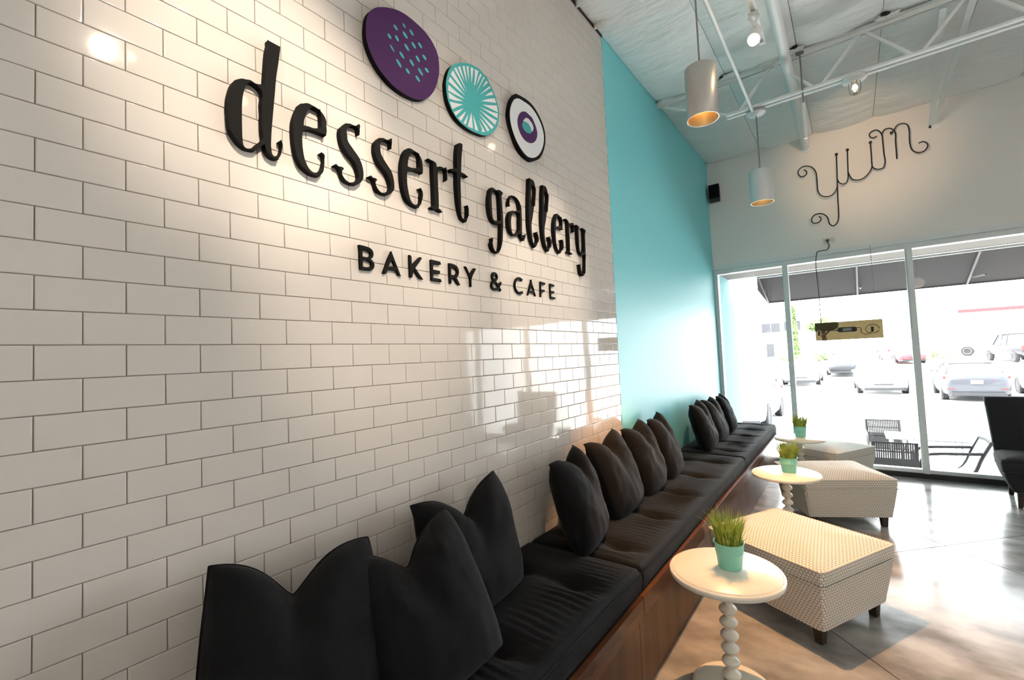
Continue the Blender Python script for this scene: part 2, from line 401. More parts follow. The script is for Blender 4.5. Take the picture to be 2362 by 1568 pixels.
LETTERS={"d":[[[0.5085,2.5981],[0.5095,2.595],[0.5461,2.5943],[0.5444,2.5764],[0.5383,2.5307],[0.5314,2.4851],[0.5259,2.4267],[0.5218,2.386],[0.518,2.3457],[0.5148,2.3114],[0.5122,2.2774],[0.5121,2.231],[0.5145,2.2196],[0.5203,2.2147],[0.5382,2.2289],[0.5443,2.245],[0.5472,2.2601],[0.5448,2.2732],[0.5439,2.2791],[0.5387,2.2732],[0.5431,2.2704],[0.5464,2.2627],[0.5454,2.2484],[0.5405,2.2259],[0.5323,2.2093],[0.5366,2.2124],[0.5248,2.2084],[0.5145,2.2097],[0.5032,2.2168],[0.497,2.2256],[0.4919,2.2456],[0.476,2.2285],[0.467,2.2178],[0.466,2.2166],[0.4527,2.2127],[0.4362,2.2121],[0.42,2.2195],[0.4065,2.234],[0.3944,2.254],[0.3909,2.2784],[0.3892,2.3164],[0.3888,2.3421],[0.3937,2.3728],[0.4042,2.4065],[0.4076,2.4125],[0.415,2.419],[0.4289,2.4285],[0.4407,2.4316],[0.4526,2.4353],[0.467,2.4316],[0.4943,2.4415],[0.4976,2.4874],[0.5038,2.5604],[0.5088,2.5968]],[[0.4548,2.4303],[0.438,2.407],[0.433,2.3888],[0.4292,2.366],[0.4272,2.3363],[0.4268,2.31],[0.4267,2.2708],[0.428,2.2323],[0.4306,2.2176],[0.4363,2.2124],[0.4469,2.2144],[0.4592,2.2245],[0.4694,2.2391],[0.4871,2.2596],[0.4856,2.2895],[0.485,2.3302],[0.4866,2.35],[0.485,2.3767],[0.4871,2.4133],[0.4815,2.4217],[0.4729,2.4273],[0.4632,2.4308]]],"e1":[[[0.629,2.4401],[0.6382,2.4428],[0.6513,2.442],[0.6645,2.4403],[0.6778,2.4356],[0.6893,2.4281],[0.6978,2.4173],[0.702,2.4037],[0.7017,2.3881],[0.7027,2.3751],[0.7003,2.3568],[0.6932,2.3453],[0.7022,2.3552],[0.6924,2.3547],[0.6749,2.3553],[0.6595,2.3545],[0.6426,2.3526],[0.6186,2.339],[0.6136,2.3197],[0.6132,2.3012],[0.6137,2.2831],[0.6159,2.262],[0.6208,2.2381],[0.6277,2.222],[0.6366,2.2102],[0.6458,2.2043],[0.6551,2.2037],[0.6712,2.2134],[0.6824,2.2267],[0.6876,2.2417],[0.6903,2.2541],[0.6912,2.2678],[0.6885,2.2764],[0.6828,2.2841],[0.6826,2.2866],[0.6789,2.2832],[0.6857,2.2843],[0.6915,2.281],[0.6933,2.275],[0.6914,2.2639],[0.691,2.2466],[0.6893,2.2328],[0.686,2.2166],[0.6759,2.2012],[0.6737,2.1971],[0.6673,2.1964],[0.6521,2.1955],[0.6373,2.1974],[0.6245,2.2036],[0.6102,2.2129],[0.5998,2.2278],[0.5922,2.2471],[0.5874,2.2691],[0.5843,2.2916],[0.5827,2.3165],[0.5827,2.3383],[0.5849,2.3611],[0.5906,2.3836],[0.6,2.4097],[0.6134,2.4319],[0.616,2.4325]],[[0.653,2.4392],[0.631,2.4089],[0.6261,2.3929],[0.6211,2.3741],[0.6195,2.3587],[0.6235,2.3585],[0.6382,2.3607],[0.6532,2.3611],[0.6831,2.3758],[0.6837,2.3995],[0.6827,2.4222],[0.6807,2.4397],[0.6672,2.4377]]],"s1":[[[0.7816,2.4305],[0.7954,2.4352],[0.8064,2.4355],[0.8185,2.4338],[0.8369,2.4515],[0.833,2.4486],[0.8378,2.4485],[0.8395,2.4422],[0.8372,2.4309],[0.8374,2.4189],[0.8336,2.407],[0.8378,2.4086],[0.8338,2.4114],[0.8326,2.4223],[0.8325,2.431],[0.825,2.435],[0.8157,2.4361],[0.8061,2.4326],[0.7838,2.4106],[0.7808,2.401],[0.7818,2.3921],[0.783,2.3824],[0.7844,2.3695],[0.7895,2.3596],[0.8002,2.3483],[0.8127,2.3358],[0.8291,2.3193],[0.8363,2.308],[0.8434,2.2914],[0.8476,2.2721],[0.8479,2.2532],[0.8455,2.2387],[0.8355,2.2228],[0.8277,2.2154],[0.8206,2.2098],[0.809,2.2071],[0.7961,2.2058],[0.7817,2.2097],[0.7693,2.2161],[0.7591,2.2296],[0.7508,2.2487],[0.7432,2.257],[0.7372,2.2609],[0.7372,2.2632],[0.7303,2.2568],[0.7405,2.2552],[0.7563,2.2576],[0.7633,2.2569],[0.7668,2.2533],[0.7603,2.2435],[0.7583,2.2337],[0.7606,2.2229],[0.7674,2.2151],[0.778,2.2091],[0.787,2.2084],[0.798,2.2117],[0.8236,2.2288],[0.8282,2.2371],[0.828,2.2508],[0.8238,2.2685],[0.8187,2.284],[0.8116,2.2954],[0.8007,2.3046],[0.7865,2.3159],[0.7742,2.3286],[0.7648,2.342],[0.759,2.3567],[0.7559,2.374],[0.756,2.3908],[0.7604,2.4077],[0.7662,2.4149],[0.7764,2.4269],[0.7793,2.4306]]],"s2":[[[0.9283,2.4307],[0.9452,2.4364],[0.9558,2.4353],[0.9664,2.4341],[0.9901,2.4546],[0.9809,2.4481],[0.9852,2.4479],[0.9865,2.4413],[0.9846,2.4295],[0.9835,2.418],[0.9793,2.4054],[0.9854,2.408],[0.9817,2.4107],[0.981,2.4217],[0.9803,2.4307],[0.9729,2.4354],[0.9622,2.4361],[0.9438,2.4241],[0.9297,2.4092],[0.9277,2.4013],[0.9285,2.389],[0.9289,2.3747],[0.9333,2.3636],[0.9422,2.3504],[0.9543,2.3363],[0.9667,2.324],[0.977,2.3127],[0.985,2.295],[0.9897,2.2743],[0.9912,2.2564],[0.9895,2.2393],[0.9803,2.2257],[0.9717,2.2167],[0.9574,2.207],[0.9478,2.2065],[0.9311,2.207],[0.9189,2.2127],[0.9071,2.2246],[0.8977,2.245],[0.8891,2.2584],[0.8819,2.2642],[0.8731,2.2584],[0.8859,2.2565],[0.902,2.2593],[0.91,2.255],[0.9019,2.2437],[0.9012,2.2355],[0.9039,2.2239],[0.9106,2.2144],[0.9207,2.2092],[0.9331,2.2094],[0.9544,2.22],[0.9717,2.2337],[0.9737,2.249],[0.971,2.2629],[0.9652,2.2796],[0.9572,2.2955],[0.9449,2.3062],[0.9287,2.3192],[0.9158,2.333],[0.9082,2.3485],[0.9036,2.3648],[0.9033,2.3845],[0.9048,2.3994],[0.9092,2.41],[0.9205,2.4235],[0.9263,2.4307]]],"e2":[[[1.0735,2.441],[1.0806,2.4426],[1.0973,2.4408],[1.1165,2.4369],[1.1284,2.4303],[1.1391,2.4202],[1.1447,2.4043],[1.1459,2.3869],[1.1469,2.3694],[1.1437,2.3526],[1.1459,2.3534],[1.1424,2.3552],[1.1227,2.3563],[1.1033,2.3551],[1.0615,2.3389],[1.0574,2.32],[1.0573,2.301],[1.0577,2.2821],[1.0614,2.2566],[1.0663,2.2352],[1.0737,2.2163],[1.0828,2.2063],[1.0945,2.2026],[1.1248,2.215],[1.1332,2.2265],[1.1397,2.2439],[1.1422,2.2624],[1.139,2.2754],[1.1332,2.2836],[1.133,2.2874],[1.1258,2.283],[1.1343,2.2811],[1.1385,2.2734],[1.1358,2.258],[1.1343,2.2342],[1.1303,2.2156],[1.1185,2.199],[1.1163,2.1946],[1.1087,2.1949],[1.0873,2.1973],[1.0687,2.2041],[1.053,2.2172],[1.0423,2.2371],[1.0362,2.2582],[1.0328,2.2855],[1.0311,2.3134],[1.0315,2.3419],[1.034,2.3655],[1.0402,2.3904],[1.0467,2.4098],[1.059,2.4295],[1.0661,2.438]],[[1.0955,2.4324],[1.0758,2.4101],[1.0693,2.3944],[1.065,2.3757],[1.0632,2.3599],[1.0725,2.3591],[1.0867,2.3599],[1.131,2.3767],[1.1309,2.4034],[1.1302,2.4289],[1.1274,2.4369],[1.1164,2.438]]],"r1":[[[1.178,2.4323],[1.1957,2.432],[1.2154,2.431],[1.2268,2.4272],[1.2303,2.4105],[1.2483,2.4189],[1.262,2.4208],[1.2723,2.4202],[1.2884,2.4288],[1.2916,2.4225],[1.2892,2.3956],[1.2872,2.3689],[1.2856,2.3619],[1.2928,2.3711],[1.2922,2.3933],[1.2895,2.4109],[1.2811,2.4174],[1.2533,2.4062],[1.2361,2.3893],[1.233,2.3679],[1.2336,2.3374],[1.233,2.3118],[1.2345,2.2867],[1.234,2.2611],[1.2327,2.2201],[1.247,2.216],[1.2511,2.2094],[1.2588,2.2097],[1.2422,2.2106],[1.2257,2.2143],[1.2024,2.2099],[1.188,2.2139],[1.1965,2.2228],[1.2082,2.229],[1.208,2.2607],[1.2081,2.2987],[1.2075,2.3367],[1.2066,2.3746],[1.2073,2.4259],[1.1895,2.4276],[1.1859,2.434]]],"t":[[[1.3966,2.5808],[1.4048,2.5783],[1.4022,2.5567],[1.3953,2.5214],[1.3904,2.4788],[1.3869,2.4355],[1.4078,2.4353],[1.423,2.4304],[1.4257,2.4229],[1.4383,2.4276],[1.4229,2.4307],[1.3833,2.4167],[1.3802,2.3806],[1.3799,2.34],[1.3796,2.2995],[1.3786,2.2589],[1.3782,2.2239],[1.3823,2.2087],[1.4123,2.2131],[1.4275,2.2303],[1.4309,2.2559],[1.4298,2.2722],[1.4226,2.2828],[1.4227,2.2835],[1.4282,2.2794],[1.4257,2.2542],[1.4227,2.2289],[1.4144,2.2052],[1.4063,2.1955],[1.4085,2.2],[1.3881,2.2077],[1.3741,2.2261],[1.3662,2.2538],[1.3606,2.2874],[1.3571,2.3269],[1.3554,2.3668],[1.3576,2.4242],[1.3438,2.4266],[1.3271,2.4174],[1.3212,2.4208],[1.3217,2.4317],[1.3119,2.4271],[1.3615,2.4484],[1.361,2.4903],[1.3647,2.5324],[1.371,2.5619],[1.3734,2.5702]]],"g":[[[1.6187,2.4267],[1.6336,2.4262],[1.6483,2.4211],[1.6684,2.4296],[1.6883,2.4289],[1.7058,2.4237],[1.7029,2.4143],[1.6958,2.408],[1.6953,2.3677],[1.697,2.3252],[1.6986,2.2826],[1.6966,2.2393],[1.6906,2.1953],[1.6858,2.1575],[1.6774,2.1305],[1.6648,2.1058],[1.6505,2.088],[1.6419,2.0829],[1.6404,2.0838],[1.6236,2.0881],[1.6099,2.1038],[1.6036,2.1249],[1.6033,2.147],[1.6091,2.1592],[1.5995,2.1556],[1.6082,2.1471],[1.6016,2.1362],[1.5936,2.1293],[1.5949,2.1158],[1.6023,2.1006],[1.6164,2.0906],[1.6588,2.1009],[1.6669,2.1249],[1.675,2.1832],[1.6799,2.2455],[1.657,2.2419],[1.6311,2.2406],[1.6126,2.2491],[1.597,2.2679],[1.5884,2.2964],[1.5856,2.3318],[1.5881,2.3602],[1.5962,2.3902],[1.6038,2.4119],[1.6189,2.4283]],[[1.6502,2.4206],[1.6124,2.3937],[1.609,2.3732],[1.608,2.3452],[1.6083,2.3091],[1.6095,2.2816],[1.6145,2.2606],[1.6225,2.2526],[1.678,2.2642],[1.6775,2.3035],[1.6769,2.3492],[1.6744,2.3915],[1.668,2.4142]]],"a":[[[1.7895,2.4312],[1.8111,2.432],[1.8349,2.4249],[1.856,2.4093],[1.8692,2.3854],[1.8702,2.3523],[1.8699,2.3067],[1.8665,2.2607],[1.8658,2.2243],[1.869,2.2116],[1.9163,2.2395],[1.9008,2.2328],[1.897,2.2168],[1.883,2.199],[1.885,2.1953],[1.8778,2.2],[1.8613,2.212],[1.8526,2.2284],[1.8092,2.2121],[1.8011,2.2074],[1.7859,2.2078],[1.7656,2.2185],[1.7509,2.2418],[1.7461,2.2729],[1.7477,2.2967],[1.7587,2.3227],[1.7738,2.3396],[1.7744,2.3402],[1.8051,2.3471],[1.8599,2.3655],[1.8556,2.3881],[1.8484,2.4106],[1.8347,2.4252],[1.8156,2.4292],[1.7664,2.4037],[1.7568,2.3865],[1.7554,2.3657],[1.7668,2.3657],[1.762,2.3706],[1.7618,2.3883],[1.767,2.4103],[1.7847,2.4299],[1.7849,2.4315]],[[1.8293,2.3478],[1.7821,2.3253],[1.7727,2.3055],[1.767,2.2778],[1.7673,2.2486],[1.7726,2.2234],[1.7812,2.2111],[1.8361,2.2386],[1.8486,2.2623],[1.849,2.2956],[1.853,2.3238],[1.8513,2.3476]]],"l1":[[[1.9572,2.5788],[1.9731,2.5796],[1.9948,2.582],[2.0104,2.5733],[2.0195,2.5505],[2.0181,2.5117],[2.0089,2.4647],[1.9944,2.404],[1.9764,2.3463],[1.9644,2.3093],[1.9636,2.2718],[1.9672,2.2289],[1.9731,2.202],[1.9826,2.1916],[2.0304,2.2175],[2.0341,2.2437],[2.0296,2.2556],[2.0194,2.2663],[2.0324,2.2779],[2.0097,2.2687],[2.0182,2.2577],[2.0237,2.2367],[2.0182,2.2104],[2.0071,2.1879],[1.9853,2.1721],[1.9921,2.1805],[1.9718,2.1942],[1.9554,2.2224],[1.9461,2.2579],[1.9402,2.2971],[1.94,2.3437],[1.9432,2.4069],[1.9496,2.4712],[1.9575,2.5268],[1.9665,2.5768],[1.9781,2.5898]],[[1.9854,2.5517],[1.9771,2.513],[1.9722,2.4645],[1.9707,2.417],[2.0102,2.4267],[2.0163,2.4634],[2.0236,2.5006],[2.0278,2.5404]]],"l2":[[[2.101,2.581],[2.1063,2.5781],[2.1299,2.583],[2.1467,2.5723],[2.1552,2.5531],[2.1559,2.52],[2.148,2.4683],[2.1353,2.4156],[2.1203,2.363],[2.101,2.3067],[2.0998,2.2707],[2.1059,2.2265],[2.1152,2.199],[2.1609,2.2035],[2.1725,2.2204],[2.1763,2.2444],[2.1697,2.2582],[2.1572,2.2657],[2.1701,2.2765],[2.1475,2.2677],[2.1572,2.2557],[2.1613,2.2334],[2.1538,2.2025],[2.1414,2.1823],[2.1325,2.173],[2.1294,2.18],[2.1078,2.1992],[2.0907,2.2351],[2.0815,2.2755],[2.0782,2.3267],[2.0794,2.3757],[2.0876,2.4428],[2.0922,2.4996],[2.1029,2.5617],[2.1105,2.5836]],[[2.1215,2.5519],[2.112,2.5083],[2.109,2.4714],[2.1069,2.4186],[2.149,2.4282],[2.156,2.4698],[2.1637,2.5052],[2.1684,2.5399]]],"e3":[[[2.2492,2.4369],[2.2733,2.4378],[2.2938,2.4295],[2.3078,2.4148],[2.3151,2.3935],[2.3173,2.371],[2.3139,2.3474],[2.3287,2.3508],[2.301,2.3507],[2.2296,2.3362],[2.2285,2.3041],[2.2281,2.2657],[2.2339,2.2317],[2.2464,2.2052],[2.2835,2.2043],[2.3173,2.2252],[2.3197,2.2519],[2.3193,2.2683],[2.3119,2.2817],[2.295,2.2781],[2.3073,2.2758],[2.3066,2.2545],[2.3014,2.2243],[2.288,2.1994],[2.2736,2.1859],[2.2687,2.1926],[2.2461,2.2066],[2.2281,2.2355],[2.2169,2.275],[2.212,2.3188],[2.2156,2.3611],[2.2265,2.3988],[2.2446,2.4256],[2.267,2.4438]],[[2.2546,2.4172],[2.2448,2.4005],[2.2391,2.3767],[2.2357,2.3519],[2.3091,2.3721],[2.3158,2.3926],[2.3161,2.4158],[2.3082,2.4305]]],"r2":[[[2.3527,2.4283],[2.3844,2.4272],[2.4014,2.4159],[2.4054,2.41],[2.4487,2.4224],[2.463,2.4254],[2.4671,2.4134],[2.4603,2.3846],[2.4564,2.3582],[2.4785,2.3669],[2.4744,2.3929],[2.4694,2.4108],[2.4071,2.3936],[2.4044,2.3528],[2.4038,2.3057],[2.4026,2.2653],[2.3996,2.2147],[2.4144,2.2121],[2.418,2.2016],[2.4399,2.2073],[2.4141,2.2115],[2.3815,2.2079],[2.3705,2.2127],[2.3893,2.2225],[2.3894,2.2577],[2.3896,2.308],[2.3892,2.3583],[2.3901,2.4223],[2.3731,2.4253],[2.3708,2.4341]]],"y":[[[2.493,2.4187],[2.5237,2.4194],[2.5439,2.4126],[2.5323,2.4014],[2.5299,2.3575],[2.5281,2.3121],[2.5277,2.2671],[2.533,2.2369],[2.5911,2.2458],[2.6004,2.2668],[2.6074,2.3141],[2.6074,2.3567],[2.6067,2.3993],[2.5943,2.4181],[2.5721,2.4133],[2.6081,2.4149],[2.6367,2.409],[2.6319,2.3984],[2.626,2.3908],[2.6195,2.3292],[2.6168,2.2755],[2.6156,2.2223],[2.6055,2.1679],[2.5951,2.1173],[2.5849,2.088],[2.5514,2.0735],[2.574,2.0782],[2.5538,2.0879],[2.5422,2.1108],[2.5355,2.1341],[2.5326,2.1539],[2.5207,2.1494],[2.5251,2.1253],[2.5294,2.0983],[2.5384,2.0839],[2.5998,2.1007],[2.6057,2.1438],[2.6068,2.1899],[2.608,2.2362],[2.5687,2.2216],[2.5503,2.2268],[2.5316,2.2481],[2.5204,2.2879],[2.5165,2.3392],[2.5169,2.3914],[2.5144,2.4222]]],"B":[[[0.8298,1.9848],[0.8655,1.9826],[0.8757,1.9805],[0.8844,1.9756],[0.8907,1.9669],[0.8919,1.958],[0.8893,1.9472],[0.8779,1.937],[0.8859,1.9324],[0.8923,1.9256],[0.895,1.9156],[0.8924,1.9048],[0.8847,1.896],[0.8782,1.8922],[0.8671,1.8912],[0.8328,1.8904],[0.8318,1.9264],[0.832,1.9645]],[[0.8434,1.9654],[0.8624,1.969],[0.8725,1.9668],[0.8796,1.9615],[0.8802,1.9544],[0.8762,1.9473],[0.8599,1.9415],[0.8434,1.9419]],[[0.8437,1.9273],[0.8626,1.931],[0.8741,1.9276],[0.8813,1.9222],[0.8826,1.9159],[0.8794,1.9089],[0.8637,1.9036],[0.8514,1.9024],[0.8433,1.9038]]],"A1":[[[0.9796,1.9856],[0.9764,1.9832],[1.0195,1.8887],[1.0273,1.8901],[1.0089,1.8899],[0.9989,1.9085],[0.9563,1.9063],[0.946,1.8883],[0.9346,1.8901],[0.9773,1.9823]],[[0.9726,1.9455],[0.9613,1.9203],[0.9936,1.9234],[0.9885,1.9337],[0.984,1.9439]]],"K":[[[1.0687,1.9847],[1.078,1.9811],[1.079,1.9418],[1.1248,1.9836],[1.1365,1.981],[1.0963,1.9329],[1.1389,1.8874],[1.1254,1.8898],[1.0909,1.9256],[1.078,1.8888],[1.0692,1.891],[1.0683,1.9338]]],"E1":[[[1.1876,1.9827],[1.241,1.981],[1.2431,1.9786],[1.2464,1.968],[1.1981,1.9634],[1.1977,1.9392],[1.2382,1.9382],[1.2387,1.9249],[1.1982,1.9211],[1.1974,1.9028],[1.2416,1.9016],[1.2477,1.8886],[1.1875,1.8891],[1.1876,1.9367]]],"R":[[[1.2995,1.9829],[1.3266,1.9814],[1.3406,1.9788],[1.3513,1.9724],[1.3586,1.9608],[1.3603,1.9474],[1.3555,1.932],[1.3437,1.9192],[1.3658,1.887],[1.356,1.8888],[1.3292,1.9165],[1.31,1.9124],[1.308,1.8876],[1.3001,1.8896],[1.2991,1.9291]],[[1.3095,1.9632],[1.334,1.9652],[1.3439,1.9597],[1.349,1.9513],[1.3469,1.9419],[1.3348,1.9319],[1.3086,1.9295]]],"Y":[[[1.4038,1.9829],[1.4141,1.9799],[1.4347,1.9452],[1.4695,1.9825],[1.4813,1.9799],[1.4463,1.9255],[1.4446,1.8865],[1.4377,1.8881],[1.4373,1.9263]]],"&":[[[1.6185,1.9825],[1.6328,1.9817],[1.6445,1.9753],[1.6497,1.9637],[1.6484,1.9513],[1.6338,1.9356],[1.6518,1.9201],[1.6779,1.9376],[1.6771,1.9281],[1.6619,1.9071],[1.6743,1.8952],[1.669,1.8855],[1.6657,1.8924],[1.6439,1.8898],[1.6301,1.8873],[1.613,1.89],[1.6003,1.8991],[1.5959,1.9124],[1.6021,1.9269],[1.6134,1.9386],[1.6043,1.9496],[1.6044,1.9635],[1.6104,1.9755],[1.6201,1.9829]],[[1.632,1.9702],[1.6113,1.959],[1.6121,1.9505],[1.622,1.9458],[1.6426,1.9559],[1.6431,1.9648]],[[1.6287,1.9281],[1.606,1.917],[1.6053,1.9065],[1.6128,1.8987],[1.6308,1.9002],[1.6543,1.9063],[1.6428,1.9174]]],"C":[[[1.8308,1.9812],[1.851,1.9798],[1.8694,1.9744],[1.864,1.961],[1.8551,1.9683],[1.8243,1.9647],[1.8109,1.9556],[1.8038,1.9419],[1.8027,1.9251],[1.8092,1.911],[1.822,1.8993],[1.8462,1.8995],[1.8643,1.9061],[1.8697,1.8934],[1.8551,1.8869],[1.846,1.8863],[1.8278,1.8894],[1.8103,1.8998],[1.7993,1.9154],[1.7945,1.9315],[1.7988,1.9504],[1.8106,1.9684],[1.8282,1.9798]]],"A2":[[[1.9641,1.9834],[1.9539,1.9804],[1.9954,1.8872],[1.9936,1.8876],[1.9833,1.9073],[1.9283,1.9045],[1.9187,1.8855],[1.9174,1.8888],[1.9585,1.9759]],[[1.9495,1.9451],[1.9374,1.9159],[1.9792,1.9196],[1.9737,1.9347]]],"F":[[[2.0512,1.9814],[2.1013,1.9782],[2.0991,1.966],[2.0554,1.9641],[2.0547,1.9341],[2.094,1.9339],[2.0913,1.9226],[2.0543,1.9211],[2.0508,1.887],[2.0489,1.8883],[2.05,1.9323]]],"E2":[[[2.1581,1.981],[2.2041,1.9769],[2.2028,1.9654],[2.163,1.9643],[2.1606,1.9363],[2.2004,1.9348],[2.1979,1.9222],[2.1613,1.9229],[2.1612,1.9003],[2.2068,1.8979],[2.2117,1.8874],[2.1577,1.8881],[2.1568,1.9344]]],"disc3":[[[1.8575,3.0415],[1.889,3.0507],[1.9331,3.057],[1.9782,3.0593],[2.029,3.0529],[2.07,3.0366],[2.1057,3.011],[2.1361,2.9793],[2.1554,2.9424],[2.1609,2.9062],[2.1541,2.859],[2.1364,2.8146],[2.1141,2.7783],[2.0867,2.7439],[2.043,2.7151],[2.0157,2.7021],[1.9914,2.6943],[1.9687,2.6949],[1.9344,2.6997],[1.8988,2.7112],[1.867,2.7323],[1.8413,2.7637],[1.8167,2.8065],[1.799,2.8456],[1.7897,2.8878],[1.7924,2.9148],[1.8068,2.9615],[1.8255,3.0018],[1.8558,3.0391]]]}
